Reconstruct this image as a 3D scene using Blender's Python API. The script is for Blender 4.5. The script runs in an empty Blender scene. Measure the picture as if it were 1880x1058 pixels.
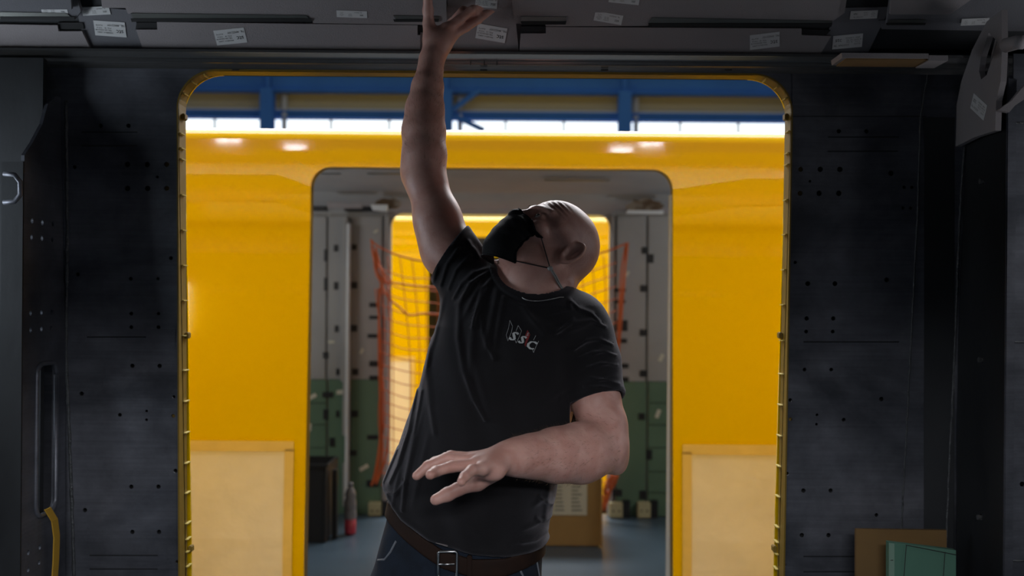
import bpy, bmesh, math, random
import numpy as np
from mathutils import Vector, Matrix
from mathutils.geometry import delaunay_2d_cdt
from mathutils.bvhtree import BVHTree
random.seed(4)
S = bpy.context.scene
C = S.collection
# ------------------------------------------------------------------ camera
F = 1932.0; HZ = 540.0; ROLL = math.radians(0.45); CZ = 1.55
cd = bpy.data.cameras.new('camera'); cam = bpy.data.objects.new('camera', cd); C.objects.link(cam)
cd.sensor_width = 36; cd.lens = 36*F/1880; cd.shift_y = (HZ-529)/1880
cr, sr = math.cos(ROLL), math.sin(ROLL)
cam.matrix_world = Matrix(((cr, -sr, 0, 0), (0, 0, -1, 0), (sr, cr, 0, CZ), (0, 0, 0, 1)))
cd.clip_start = .02
cd.dof.use_dof = True; cd.dof.focus_distance = 2.28; cd.dof.aperture_fstop = 3.0
S.camera = cam
# ------------------------------------------------------------------ hall daylight (sky), skylights and added fill lights
w = bpy.data.worlds.new('world'); S.world = w; w.use_nodes = True
bg = w.node_tree.nodes['Background']; bg.inputs[0].default_value = (.86, .91, 1, 1); bg.inputs[1].default_value = .14
def area(name, loc, size, power, color=(1, 1, 1), rot=(0, 0, 0)):
    l = bpy.data.lights.new(name, 'AREA'); l.shape = 'RECTANGLE'; l.size, l.size_y = size; l.energy = power; l.color = color
    o = bpy.data.objects.new(name, l); o.location = loc; o.rotation_euler = rot; C.objects.link(o); return o
area('skylight_over_gap', (-.2, 4.3, 8.5), (9, 2.6), 640, (.93, .97, 1))
area('skylight_over_far_gap', (0, 8.6, 8.5), (9, 2.0), 210, (.93, .97, 1))
area('work_lamp', (-2.3, 5.6, .5), (.6, .6), 26, (.86, .92, 1), (math.radians(180), math.radians(-25), 0))  # pair of unseen uplights added to brighten car B's ceiling
area('work_lamp', (2.3, 5.6, .5), (.6, .6), 26, (.86, .92, 1), (math.radians(180), math.radians(25), 0))
area('work_lamp', (-2.6, 5.6, 2.2), (1.2, .25), 15, (1, .95, .88), (math.radians(25), 0, math.radians(-40)))  # pair of unseen fills added under car B's ceiling for its far lining
area('work_lamp', (2.6, 5.6, 2.2), (1.2, .25), 15, (1, .95, .88), (math.radians(25), 0, math.radians(40)))
area('hall_skylight_behind', (.4, -1.6, 2.45), (2.8, .22), 84, (.93, .95, 1), (math.radians(62), 0, math.radians(4)))  # added fill strip just outside the rear doorway, stands in for hall daylight
area('hall_skylight_beyond', (.5, 12.5, 8.2), (14, 3.0), 2600, (.95, .97, 1), (math.radians(-57), 0, 0))  # added light high beyond the cars, gives the man his rim light
area('window_daylight', (-1.9, 2.28, 1.65), (1.2, .28), 13, (.80, .90, 1), (math.radians(90), 0, math.radians(-90)))  # added fill inside the near car, lights the man from the left
area('window_daylight', (1.95, 2.22, 1.75), (1.0, .35), 5, (.93, .95, 1), (math.radians(90), 0, math.radians(90)))  # added fill inside the near car, lights the man's right-hand sleeve
S.view_settings.view_transform = 'Standard'; S.view_settings.look = 'None'; S.view_settings.gamma = 1
S.view_settings.use_curve_mapping = False; S.view_settings.exposure = 0.0

# ------------------------------------------------------------------ pixel rays onto real surfaces
def ray(px, py):
    u, v = px-940.0, HZ-py
    return Vector(((u*cr - v*sr)/F, 1.0, (v*cr + u*sr)/F))
def onY(px, py, y):
    r = ray(px, py); return Vector((r.x*y, y, CZ + r.z*y))
def onX(px, py, X):
    r = ray(px, py); t = X/r.x; return Vector((X, t, CZ + r.z*t))
def onP(px, py, prof):
    y = prof(1.5)
    for _ in range(6):
        p = onY(px, py, y); y = prof(p.z)
    return p
# ------------------------------------------------------------------ materials
def mat(name, col, rough=.6, metal=0., var=0., scale=8., bump=0., bscale=60., stretch=(1, 1, 1), col2=None, spec=.5, coat=0., emit=0., c2lo=.45, c2hi=.7, dist=.5):
    m = bpy.data.materials.new(name); m.use_nodes = True
    nt = m.node_tree; b = nt.nodes['Principled BSDF']
    b.inputs['Base Color'].default_value = (*col, 1); b.inputs['Roughness'].default_value = rough
    b.inputs['Metallic'].default_value = metal; b.inputs['Specular IOR Level'].default_value = spec
    b.inputs['Coat Weight'].default_value = coat; b.inputs['Coat Roughness'].default_value = .03
    if emit:
        b.inputs['Emission Color'].default_value = (*col, 1); b.inputs['Emission Strength'].default_value = emit
    if var or col2 or bump:
        tc = nt.nodes.new('ShaderNodeTexCoord'); mp = nt.nodes.new('ShaderNodeMapping'); mp.inputs['Scale'].default_value = stretch
        nt.links.new(tc.outputs['Object'], mp.inputs[0])
    if var or col2:
        n = nt.nodes.new('ShaderNodeTexNoise'); n.inputs['Scale'].default_value = scale; n.inputs['Detail'].default_value = 7
        n.inputs['Distortion'].default_value = dist
        nt.links.new(mp.outputs[0], n.inputs['Vector'])
        r = nt.nodes.new('ShaderNodeValToRGB')
        c2 = col2 or tuple(min(1, c*(1+var)) for c in col); c1 = col if col2 else tuple(c*(1-var) for c in col)
        r.color_ramp.elements[0].color = (*c1, 1); r.color_ramp.elements[1].color = (*c2, 1)
        r.color_ramp.elements[0].position = c2lo if col2 else .3; r.color_ramp.elements[1].position = c2hi
        nt.links.new(n.outputs[0], r.inputs[0]); nt.links.new(r.outputs[0], b.inputs['Base Color'])
        mr = nt.nodes.new('ShaderNodeMapRange'); mr.inputs['To Min'].default_value = max(.02, rough-.1); mr.inputs['To Max'].default_value = min(1, rough+.1)
        if rough > .2: nt.links.new(n.outputs[0], mr.inputs[0]); nt.links.new(mr.outputs[0], b.inputs['Roughness'])
    if bump:
        n2 = nt.nodes.new('ShaderNodeTexNoise'); n2.inputs['Scale'].default_value = bscale; n2.inputs['Detail'].default_value = 5
        bp = nt.nodes.new('ShaderNodeBump'); bp.inputs['Strength'].default_value = bump; bp.inputs['Distance'].default_value = .004
        nt.links.new(mp.outputs[0], n2.inputs['Vector']); nt.links.new(n2.outputs[0], bp.inputs['Height']); nt.links.new(bp.outputs[0], b.inputs['Normal'])
    return m
M = dict(
    alu=mat('raw_aluminium', (.078, .083, .10), .46, .55, scale=2.2, col2=(.20, .205, .235), bump=.06, bscale=70, stretch=(1, 1, 2.0), dist=1.0, c2lo=.38, c2hi=.78),
    alud=mat('dull_aluminium', (.030, .032, .035), .55, .45, var=.35, scale=5, bump=.1, stretch=(1, 1, .5)),
    rail=mat('milled_aluminium', (.34, .34, .34), .22, .85, var=.15, scale=3, stretch=(.3, 1, 1)),
    weld=mat('weld_bead', (.10, .105, .11), .5, .6, var=.3, scale=60, bump=.8, bscale=220),
    yellow=mat('yellow_gloss_paint', (.86, .52, .0), .06, 0, coat=.5, spec=.4),
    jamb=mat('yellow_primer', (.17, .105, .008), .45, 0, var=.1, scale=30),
    clip=mat('pale_yellow_clip', (.60, .46, .12), .5),
    dark=mat('dark_cavity', (.012, .012, .013), .8),
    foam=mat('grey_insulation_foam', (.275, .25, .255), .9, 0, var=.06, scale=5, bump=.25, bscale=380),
    foamd=mat('shadow_grey_foam', (.15, .15, .165), .9, 0, var=.08, scale=5, bump=.25, bscale=380),  # darker copy of the grey foam, shade put into the colour
    foamb=mat('insulation_foam_far', (.30, .295, .29), .9, 0, var=.07, scale=3),
    slot=mat('bare_metal_slot', (.14, .145, .135), .4, .6, var=.2, scale=9, stretch=(.3, 1, 1)),
    paper=mat('sticker_paper', (.62, .62, .62), .7),
    ink=mat('sticker_ink', (.02, .02, .02), .7),
    green=mat('green_protective_foil', (.095, .165, .105), .55, 0, var=.14, scale=2.2),
    greenb=mat('green_foam_board', (.07, .17, .12), .8, 0, var=.05, scale=6),
    brown=mat('brown_board', (.17, .095, .03), .8, 0, var=.1, scale=10),
    mask=mat('masking_paper', (.90, .76, .52), .85, 0, var=.05, scale=7, bump=.4, bscale=26),
    tape=mat('masking_tape', (.86, .58, .14), .6, 0, var=.06, scale=9, bump=.3, bscale=40),
    white=mat('white_profile', (.62, .64, .66), .5),
    blue=mat('blue_steel', (.028, .115, .42), .8, 0, var=.1, scale=1.0, spec=.15),
    beige=mat('beige_cladding', (.27, .26, .19), .8, 0, var=.05, scale=.6),
    bwhite=mat('white_edge_strip', (.45, .48, .50), .7),
    glass=mat('daylight_window', (.86, .95, 1.0), .3, emit=1.5),
    floor=mat('blue_grey_vinyl', (.05, .078, .105), .35, 0, var=.15, scale=1.4),
    hallfloor=mat('hall_concrete', (.32, .32, .31), .5, 0, var=.1, scale=1.0),
    orange=mat('orange_net_cord', (.58, .12, .028), .7),
    card=mat('cardboard', (.34, .20, .07), .85, 0, var=.06, scale=6),
    sheet=mat('printed_paper', (.55, .52, .42), .8),
    black=mat('black_plastic', (.010, .010, .011), .5),
    stain=mat('brown_adhesive_stain', (.10, .06, .03), .6, 0, scale=12, col2=(.26, .22, .18), c2lo=.4, c2hi=.6),
    socket=mat('cream_box', (.42, .38, .22), .6),
    pink=mat('pink_drink', (.45, .04, .07), .3),
    plas=mat('clear_grey_plastic', (.20, .19, .20), .2),
    strap=mat('yellow_webbing', (.50, .28, .02), .7),
)
nt = M['alu'].node_tree; b_ = nt.nodes['Principled BSDF']                # brushed streaks and wiped patches
tc = nt.nodes.new('ShaderNodeTexCoord'); mp = nt.nodes.new('ShaderNodeMapping'); mp.inputs['Scale'].default_value = (2.2, 1, 90)
nn = nt.nodes.new('ShaderNodeTexNoise'); nn.inputs['Scale'].default_value = 2.0; nn.inputs['Detail'].default_value = 4
nt.links.new(tc.outputs['Object'], mp.inputs[0]); nt.links.new(mp.outputs[0], nn.inputs['Vector'])
n3 = nt.nodes.new('ShaderNodeTexNoise'); n3.inputs['Scale'].default_value = 5.5; n3.inputs['Detail'].default_value = 9; n3.inputs['Roughness'].default_value = .68
nt.links.new(tc.outputs['Object'], n3.inputs['Vector'])
a1 = nt.nodes.new('ShaderNodeMapRange'); a1.inputs['To Min'].default_value = .78; a1.inputs['To Max'].default_value = 1.22; nt.links.new(nn.outputs[0], a1.inputs[0])
a2 = nt.nodes.new('ShaderNodeMapRange'); a2.inputs['From Min'].default_value = .35; a2.inputs['From Max'].default_value = .7; a2.inputs['To Min'].default_value = .72; a2.inputs['To Max'].default_value = 1.35; nt.links.new(n3.outputs[0], a2.inputs[0])
mm = nt.nodes.new('ShaderNodeMath'); mm.operation = 'MULTIPLY'; nt.links.new(a1.outputs[0], mm.inputs[0]); nt.links.new(a2.outputs[0], mm.inputs[1])
vm = nt.nodes.new('ShaderNodeVectorMath'); vm.operation = 'SCALE'; src = b_.inputs['Base Color'].links[0].from_socket
nt.links.new(src, vm.inputs[0]); nt.links.new(mm.outputs[0], vm.inputs['Scale']); nt.links.new(vm.outputs[0], b_.inputs['Base Color'])
# ------------------------------------------------------------------ object helpers
def tag(o, label=None, cat=None, group=None, kind=None):
    if label: o['label'] = label
    if cat: o['category'] = cat
    if group: o['group'] = group
    if kind: o['kind'] = kind
    return o
def link(name, me, m=None, parent=None, smooth=False):
    o = bpy.data.objects.new(name, me); C.objects.link(o)
    if m and not me.materials: me.materials.append(m)
    if parent:
        o.parent = parent; o.matrix_parent_inverse = parent.matrix_world.inverted()
    if smooth:
        me.polygons.foreach_set('use_smooth', [True]*len(me.polygons))
    return o
def obj(name, bm, m, parent=None, smooth=False):
    bmesh.ops.recalc_face_normals(bm, faces=bm.faces)
    me = bpy.data.meshes.new(name); bm.to_mesh(me); bm.free()
    return link(name, me, m, parent, smooth)
def empty(name, loc, label=None, cat=None, group=None, kind=None):
    o = bpy.data.objects.new(name, None); C.objects.link(o); o.location = loc; o.empty_display_size = .1
    o.matrix_world = Matrix.Translation(loc)
    return tag(o, label, cat, group, kind)
def box(x0, x1, y0, y1, z0, z1, bm=None, bev=0.):
    bm2 = bmesh.new()
    bmesh.ops.create_cube(bm2, size=1)
    for v in bm2.verts:
        v.co = Vector(((x0+x1)/2+v.co.x*(x1-x0), (y0+y1)/2+v.co.y*(y1-y0), (z0+z1)/2+v.co.z*(z1-z0)))
    if bev: bmesh.ops.bevel(bm2, geom=bm2.edges[:], offset=bev, segments=2, affect='EDGES')
    if bm is None: return bm2
    me = bpy.data.meshes.new('t'); bm2.to_mesh(me); bm2.free(); bm.from_mesh(me); bpy.data.meshes.remove(me); return bm
def prism(pts, n, bm=None):
    """closed polygon pts (Vectors), extruded by vector n"""
    bm = bm or bmesh.new()
    a = [bm.verts.new(p) for p in pts]; b = [bm.verts.new(Vector(p)+n) for p in pts]
    k = len(pts)
    bm.faces.new(a); bm.faces.new(b[::-1])
    for i in range(k): bm.faces.new((a[i], a[(i+1) % k], b[(i+1) % k], b[i]))
    return bm
def extr_x(prof, x0, x1, bm=None, close=False):
    """profile list of (y,z) swept along x"""
    bm = bm or bmesh.new()
    a = [bm.verts.new((x0, y, z)) for y, z in prof]; b = [bm.verts.new((x1, y, z)) for y, z in prof]
    k = len(prof)
    for i in range(k if close else k-1): bm.faces.new((a[i], a[(i+1) % k], b[(i+1) % k], b[i]))
    if close: bm.faces.new(a); bm.faces.new(b[::-1])
    return bm
def tube(pts, r, bm=None, seg=8, closed=False):
    bm = bm or bmesh.new(); pts = [Vector(p) for p in pts]; n = len(pts)
    rs = r if isinstance(r, (list, tuple)) else [r]*n
    rings = []; up = Vector((.13, .31, .94))
    for i, p in enumerate(pts):
        t = (pts[min(i+1, n-1)] - pts[max(i-1, 0)]).normalized()
        s = t.cross(up)
        if s.length < 1e-3: s = t.cross(Vector((1, 0, 0)))
        s.normalize(); q = t.cross(s)
        rings.append([bm.verts.new(p + rs[i]*(math.cos(a)*s + math.sin(a)*q)) for a in [2*math.pi*k/seg for k in range(seg)]])
    for i in range(n-1):
        for k in range(seg): bm.faces.new((rings[i][k], rings[i][(k+1) % seg], rings[i+1][(k+1) % seg], rings[i+1][k]))
    bm.faces.new(rings[0]); bm.faces.new(rings[-1][::-1])
    return bm
def rrect(x0, x1, z0, z1, r, seg=10, rb=None):
    rb = r if rb is None else rb
    out = []
    for cx, cz, a0, q in ((x1-r, z1-r, 0, r), (x0+r, z1-r, 90, r), (x0+rb, z0+rb, 180, rb), (x1-rb, z0+rb, 270, rb)):
        if q == 0: out.append((cx, cz)); continue
        for k in range(seg+1):
            a = math.radians(a0 + 90*k/seg); out.append((cx+q*math.cos(a), cz+q*math.sin(a)))
    return out
def in_poly(x, z, poly):
    c = False; j = len(poly)-1
    for i in range(len(poly)):
        xi, zi = poly[i]; xj, zj = poly[j]
        if (zi > z) != (zj > z) and x < (xj-xi)*(z-zi)/(zj-zi)+xi: c = not c
        j = i
    return c
def sheet(outer, holes, prof, th, dz=.12):
    """a plate in the x-z plane with real holes, bent to depth prof(z), thickness th along y; returns bmesh"""
    P = []; E = []
    def sub(loop):
        out = []
        for i in range(len(loop)):
            a, b = loop[i], loop[(i+1) % len(loop)]; k = max(1, int(abs(b[1]-a[1])/dz+.5))
            out += [(a[0]+(b[0]-a[0])*j/k, a[1]+(b[1]-a[1])*j/k) for j in range(k)]
        return out
    outer = sub(outer); holes = [sub(h) for h in holes]
    for loop in [outer]+holes:
        b = len(P); P += [Vector(p) for p in loop]; E += [(b+i, b+(i+1) % len(loop)) for i in range(len(loop))]
    xs = [p[0] for p in outer]; zs = [p[1] for p in outer]
    z = min(zs)+dz
    while z < max(zs)-.01:
        x = min(xs)+.2
        while x < max(xs)-.01:
            if in_poly(x, z, outer) and not any(in_poly(x, z, h) for h in holes): P.append(Vector((x, z)))
            x += .4
        z += dz
    vs, es, fs, *_ = delaunay_2d_cdt(P, E, [], 0, 1e-6)
    bm = bmesh.new()
    fv = [bm.verts.new((v.x, prof(v.y), v.y)) for v in vs]; bv = [bm.verts.new((v.x, prof(v.y)+th, v.y)) for v in vs]
    cnt = {}
    for f in fs:
        cx = sum(vs[i].x for i in f)/len(f); cz = sum(vs[i].y for i in f)/len(f)
        if not in_poly(cx, cz, outer) or any(in_poly(cx, cz, h) for h in holes): continue
        bm.faces.new([fv[i] for i in f]); bm.faces.new([bv[i] for i in reversed(f)])
        for a, b in zip(f, list(f[1:])+[f[0]]):
            cnt.setdefault((min(a, b), max(a, b)), []).append((a, b))
    for k, l in cnt.items():
        if len(l) == 1:
            a, b = l[0]; bm.faces.new((fv[b], fv[a], bv[a], bv[b]))
    for v in [v for v in bm.verts if not v.link_faces]: bm.verts.remove(v)
    return bm
def circle(x, z, r, n=12): return [(x+r*math.cos(2*math.pi*k/n), z+r*math.sin(2*math.pi*k/n)) for k in range(n)]
def smoothstep(t): t = max(0, min(1, t)); return t*t*(3-2*t)
def text_mesh(s, size, depth=0.0):
    cu = bpy.data.curves.new('t', 'FONT'); cu.body = s; cu.size = size; cu.align_x = 'CENTER'; cu.align_y = 'CENTER'; cu.resolution_u = 2
    o = bpy.data.objects.new('t', cu); C.objects.link(o); dg = bpy.context.evaluated_depsgraph_get()
    me = bpy.data.meshes.new_from_object(o.evaluated_get(dg)); bpy.data.objects.remove(o); bpy.data.curves.remove(cu)
    return me

# ------------------------------------------------------------------ profiles of the car sides
def profA(z): return 2.66 + .088*max(0, min(1, (1.98-z)/1.15)) - (.03*max(0, .5-z))
def profB(z):
    return 4.47 - .085*max(0, min(1, (1.98-z)/1.5))
def flat(y): return lambda z: y

# ================================================================== CAR A, the room itself
pL = onP(328.5, 420, profA); pR = onP(1447, 420, profA); pT = onP(889, 134, profA)
AX0, AX1, AZ = pL.x, pR.x, pT.z
AX0 = .5*(AX0 + onP(338, 800, profA).x); AX1 = .5*(AX1 + onP(1437, 800, profA).x)
door = rrect(AX0, AX1, -.02, AZ, .095, 12, 0)
HL = """28,160,3 65,160,3 185,231,4 236,231,4 137,307,3.5 234,302,5 270,302,5 306,302,4.5,y 289,325,2.5 234,346,5 271,346,5 306,346,4.5,y
314,474,3.5 143,504,3.5 240,512,3.5 290,512,3 241,576,3.5 291,576,3 241,601,3.5 291,601,3.5 243,672,4 293,672,4 150,723,4 319,729,3 220,762,3.5
269,755,2.5 269,771,2.5 318,764,3.5,y 322,865,4 241,894,4 291,894,4 156,937,4 243,977,4 292,977,4 325,1032,3
1540,241,4 1591,241,4 1470,311,4.5,y 1506,311,5 1542,311,5 1636,318,5 1487,333,2.5 1660,344,3 1674,344,3 1469,355,4.5,y 1504,355,5 1540,355,5
1658,382,3 1672,382,3 1460,482,3 1483,521,4.5 1533,521,4.5 1628,514,4.5 1481,585,4 1530,585,4 1480,609,3.5 1529,609,3.5 1477,679,3.5 1526,679,3.5
1451,735,3.5 1451,770,3.5,y 1500,762,2.5 1499,779,2.5 1549,771,3.5 1618,733,4 1445,870,3.5 1475,901,4 1525,901,4 1609,946,3.5 1472,983,4 1521,983,4 1440,1038,3""".split()
holes = []; ycup = []
for h in HL:
    q = h.split(','); p = onP(float(q[0]), float(q[1]), profA); r = float(q[2])*p.y/F*1.02
    holes.append(circle(p.x, p.z, r, 14))
    if len(q) > 3: ycup.append((p.x, p.z, r))
wall = obj('wall_front', sheet([(-3.6, -.02), (3.6, -.02), (3.6, 2.2), (-3.6, 2.2)], [door]+holes, profA, .006), M['alu'])
tag(wall, 'bare grey aluminium side wall with drilled holes around the doorway', kind='structure')
# cavity behind the skin, outer skin in yellow paint
cav = obj('cavity_lining', sheet([(-3.6, -.05), (3.6, -.05), (3.6, 2.2), (-3.6, 2.2)], [rrect(AX0-.012, AX1+.012, -.04, AZ+.012, .1, 12, 0)], lambda z: profA(z)+.03, .004), M['dark'], wall)
obj('outer_skin', sheet([(-3.6, -.3), (3.6, -.3), (3.6, 2.2), (-3.6, 2.2)], [rrect(AX0-.001, AX1+.001, -.02, AZ, .1, 12, 0)], lambda z: profA(z)+.056, .006), M['yellow'], wall)
for x, z, r in ycup:
    bm = bmesh.new(); bmesh.ops.create_cone(bm, cap_ends=True, segments=14, radius1=r*1.25, radius2=r*1.25, depth=.01, matrix=Matrix.Translation((x, profA(z)+.016, z)) @ Matrix.Rotation(math.pi/2, 4, 'X'))
    obj('bolt_seat', bm, M['jamb'], wall)
# door reveal (yellow) and its clips
rv = bmesh.new(); o1 = rrect(AX0, AX1, -.02, AZ, .095, 12, 0)
ring1 = [rv.verts.new((x, profA(z)-.001, z)) for x, z in o1]; ring2 = [rv.verts.new((x, profA(z)+.062, z)) for x, z in o1]
o3 = rrect(AX0-.004, AX1+.004, -.02, AZ+.004, .099, 12, 0)
ring3 = [rv.verts.new((x, profA(z)-.001, z)) for x, z in o3]; ring4 = [rv.verts.new((x, profA(z)+.062, z)) for x, z in o3]
n = len(o1)
for i in range(n):
    j = (i+1) % n
    rv.faces.new((ring1[i], ring1[j], ring2[j], ring2[i])); rv.faces.new((ring1[i], ring3[i], ring3[j], ring1[j]))
    rv.faces.new((ring3[i], ring4[i], ring4[j], ring3[j])); rv.faces.new((ring2[i], ring2[j], ring4[j], ring4[i]))
fr = tag(obj('door_1', rv, M['jamb']), 'open doorway edged with a thin yellow frame', kind='structure')
cb = box(-.0035, .0035, -.026, .010, -.0011, .0011); cme = bpy.data.meshes.new('clip'); cb.to_mesh(cme); cb.free(); cme.materials.append(M['clip'])
for side, ys in ((0, (244, 271, 291, 357, 422, 487, 552, 617, 681, 738, 796, 852, 907, 963, 992, 1015, 1042)), (1, (240, 280, 301, 366, 430, 495, 560, 626, 688, 745, 802, 858, 914, 970, 998, 1020, 1047))):
    for y in ys:
        p = onP((330, 1446)[side], y, profA); o = link('clip', cme, None, fr)
        o.location = ((AX0+.003, AX1-.003)[side], profA(p.z)+.03, p.z)
for side in (0, 1):
    for y in (211, 617, 1013):
        p = onP((330, 1446)[side], y, profA)
        o = obj('latch_block', box(-.005, .005, -.012, .012, -.008, .008, bev=.002), M['jamb'], fr); o.location = ((AX0+.005, AX1-.005)[side], profA(p.z)+.035, p.z)
    for a in (25, 48, 70):
        cx = (AX0+.095, AX1-.095)[side]; s = (-1, 1)[side]; an = math.radians(a)
        o = link('clip', cme, None, fr); o.location = (cx+s*.092*math.cos(an), profA(2)+.03, AZ-.095+.092*math.sin(an)); o.rotation_euler = (0, -s*an, 0)
# grooves and pressed ribs on the wall
def rib(px0, px1, py, h=2.2, m='alud', name='pressed_rib', d=.004):
    a = onP(px0, py, profA); b = onP(px1, py, profA); hz = h*a.y/F
    return obj(name, tube([a+Vector((0, -.0005, 0)), (a+b)/2+Vector((0, -.0005, 0)), b+Vector((0, -.0005, 0))], hz*.55, seg=8), M[m], wall)
for q in ((150, 252, 243), (150, 252, 268), (160, 268, 619), (165, 290, 1020), (165, 290, 1045), (1520, 1650, 252), (1520, 1648, 278), (1475, 1650, 628), (1475, 1570, 1022), (1475, 1570, 1050)):
    rib(*q)
rib(1455, 1700, 214, 1.4)
# weld seams
def vweld(pxs, r, name='weld_seam'):
    pts = [onP(px, py, profA)+Vector((random.uniform(-1, 1)*.0006, -.001, 0)) for px, py in pxs]
    fine = []
    for a, b in zip(pts[:-1], pts[1:]):
        k = max(2, int((b-a).length/.012))
        for i in range(k): fine.append(a.lerp(b, i/k)+Vector((random.uniform(-1, 1)*.0008, 0, 0)))
    return obj(name, tube(fine+[pts[-1]], [r*random.uniform(.75, 1.25) for _ in fine]+[r], seg=6), M['weld'], wall, True)
vweld([(1706, 120), (1690, 214), (1684, 400), (1672, 640), (1661, 850), (1655, 972), (1650, 1200)], .0022)
vweld([(1770, 270), (1762, 400), (1752, 640), (1742, 860), (1734, 1058), (1730, 1300)], .0030)
# doubler plates
def plate(x0, x1, y0, y1, m='alu', t=.003, name='doubler_plate'):
    a = onP(x0, y1, profA); b = onP(x1, y1, profA); c = onP(x1, y0, profA); d = onP(x0, y0, profA)
    return obj(name, prism([a, b, c, d], Vector((0, -t, 0))), M[m], wall)
plate(132, 155, 604, 630, t=.002); plate(275, 322, 604, 637, t=.002)
plate(1455, 1690, 132, 192, t=.0025); plate(1696, 1752, 216, 1058, 'alud', t=.002)

# header rail above the door
hp = [(2.600, 95), (2.600, 99.5), (2.612, 100.5), (2.628, 112), (2.626, 113), (2.624, 119), (2.655, 125), (2.655, 131), (2.668, 132)]
prof = [(y, CZ+(HZ-py)/F*y) for y, py in hp]
hd = obj('trim_1', extr_x(prof, -3.6, 3.6), M['rail']); tag(hd, 'milled aluminium rail running above the doorway', kind='structure')
for px in (864, 889, 912):
    p = onY(px, 116, 2.624); obj('rail_joint', box(p.x-.0008, p.x+.0008, p.y-.0015, p.y, p.z-.006, p.z+.006), M['dark'], hd)
for px, py in ((433, 121), (888, 124), (1110, 124), (1337, 127)):
    p = onY(px, 128.5, 2.654); obj('rail_slot', box(p.x-.009, p.x+.009, p.y-.0015, p.y, p.z-.0016, p.z+.0016), M['dark'], hd)

# --- sloping cant above the rail: backing sheet and foam panels
AL = math.radians(33); sA, cA = math.sin(AL), math.cos(AL); Y0, Z0 = 2.615, 2.172
nrm = Vector((0, -cA, -sA))           # towards the room
def onS(px, py, off=0.):
    r = ray(px, py); o = Vector((0, Y0, Z0))+nrm*off; t = (o-Vector((0, 0, CZ))).dot(nrm)/r.dot(nrm)
    return Vector((0, 0, CZ))+r*t
cant_t = .26
ctop = (Y0-sA*cant_t, Z0+cA*cant_t)
ceil = obj('ceiling', extr_x([(2.66, Z0-.004), (Y0+.004, Z0-.004), (ctop[0], ctop[1]), (.05, ctop[1]+.03), (-.25, Z0), (-.25, Z0-.06)], -3.6, 3.6), M['alud'])
tag(ceil, 'low curved car ceiling lined with grey foam panels', kind='structure')
def foam(pts, off, th, m='foam', name='foam_panel', bm=None):
    P = [onS(x, y, off) for x, y in pts]
    return obj(name, prism(P, nrm*th), M[m], ceil)
# lower row (first layer)
foam([(-260, 94), (170, 90), (153, 55), (110, 55), (108, 44), (-260, 38)], .001, .010)
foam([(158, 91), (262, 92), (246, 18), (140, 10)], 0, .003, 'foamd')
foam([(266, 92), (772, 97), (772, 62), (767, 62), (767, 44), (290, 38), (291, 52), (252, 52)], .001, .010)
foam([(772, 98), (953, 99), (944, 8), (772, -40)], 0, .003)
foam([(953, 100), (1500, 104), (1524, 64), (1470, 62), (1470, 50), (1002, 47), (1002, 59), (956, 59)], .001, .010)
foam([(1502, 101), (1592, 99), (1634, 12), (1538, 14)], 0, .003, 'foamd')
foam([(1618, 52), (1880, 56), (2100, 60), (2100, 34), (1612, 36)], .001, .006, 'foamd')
# upper row, nearer to the room, with long slots
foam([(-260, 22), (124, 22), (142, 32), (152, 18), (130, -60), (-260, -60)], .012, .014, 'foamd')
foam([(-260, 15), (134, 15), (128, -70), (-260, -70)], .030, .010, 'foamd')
foam([(238, 22), (568, 26), (577, 39), (772, 42), (820, 40), (820, -60), (205, -60)], .012, .014)
foam([(190, 12), (500, 14), (820, 17), (820, -70), (180, -70)], .030, .010)
foam([(944, 40), (1000, 40), (1002, 45), (1188, 44), (1196, 33), (1520, 40), (1548, 20), (1560, -60), (938, -60)], .012, .014)
foam([(941, 19), (1250, 22), (1535, 27), (1560, -70), (936, -70)], .030, .010)
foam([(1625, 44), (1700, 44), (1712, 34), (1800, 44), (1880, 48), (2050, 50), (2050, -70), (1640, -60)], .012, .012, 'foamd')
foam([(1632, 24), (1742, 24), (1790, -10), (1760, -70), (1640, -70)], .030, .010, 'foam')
foam([(822, 12), (940, 14), (940, -70), (822, -70)], .004, .006, 'foam')
# metal seen in the slots
def slotp(pts, name='slot'):
    P = [onS(x, y, .027) for x, y in pts]; o = obj(name, prism(P, nrm*.0015), M['slot'], ceil)
    ys = [p[1] for p in pts]; xs = [p[0] for p in pts]
    P = [onS(x, y, .029) for x, y in ((min(xs), max(ys)-.38*(max(ys)-min(ys))), (max(xs), max(ys)-.38*(max(ys)-min(ys))), (max(xs)-2, max(ys)), (min(xs)+2, max(ys)))]
    obj('slot_shadow_gap', prism(P, nrm*.001), M['dark'], ceil)
slotp([(240, 24), (562, 28), (572, 40), (246, 37)]); slotp([(0, 22), (122, 24), (138, 36), (0, 34)])
slotp([(722, 28), (806, 30), (806, 40), (730, 40)]); slotp([(956, 30), (1040, 31), (1039, 45), (957, 44)])
slotp([(1196, 32), (1528, 38), (1520, 49), (1190, 44)]); slotp([(1634, 36), (1700, 36), (1690, 46), (1626, 46)])
# notch blocks between the rows
for q in (((108, 40), (153, 40), (156, 52), (108, 52)), ((252, 40), (290, 40), (292, 53), (250, 53)), ((767, 46), (782, 46), (782, 58), (767, 58)), ((957, 47), (1002, 47), (1002, 58), (957, 58)), ((1470, 52), (1524, 54), (1516, 63), (1470, 62))):
    foam(q, 0, .006, 'dark', 'foam_notch')

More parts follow.
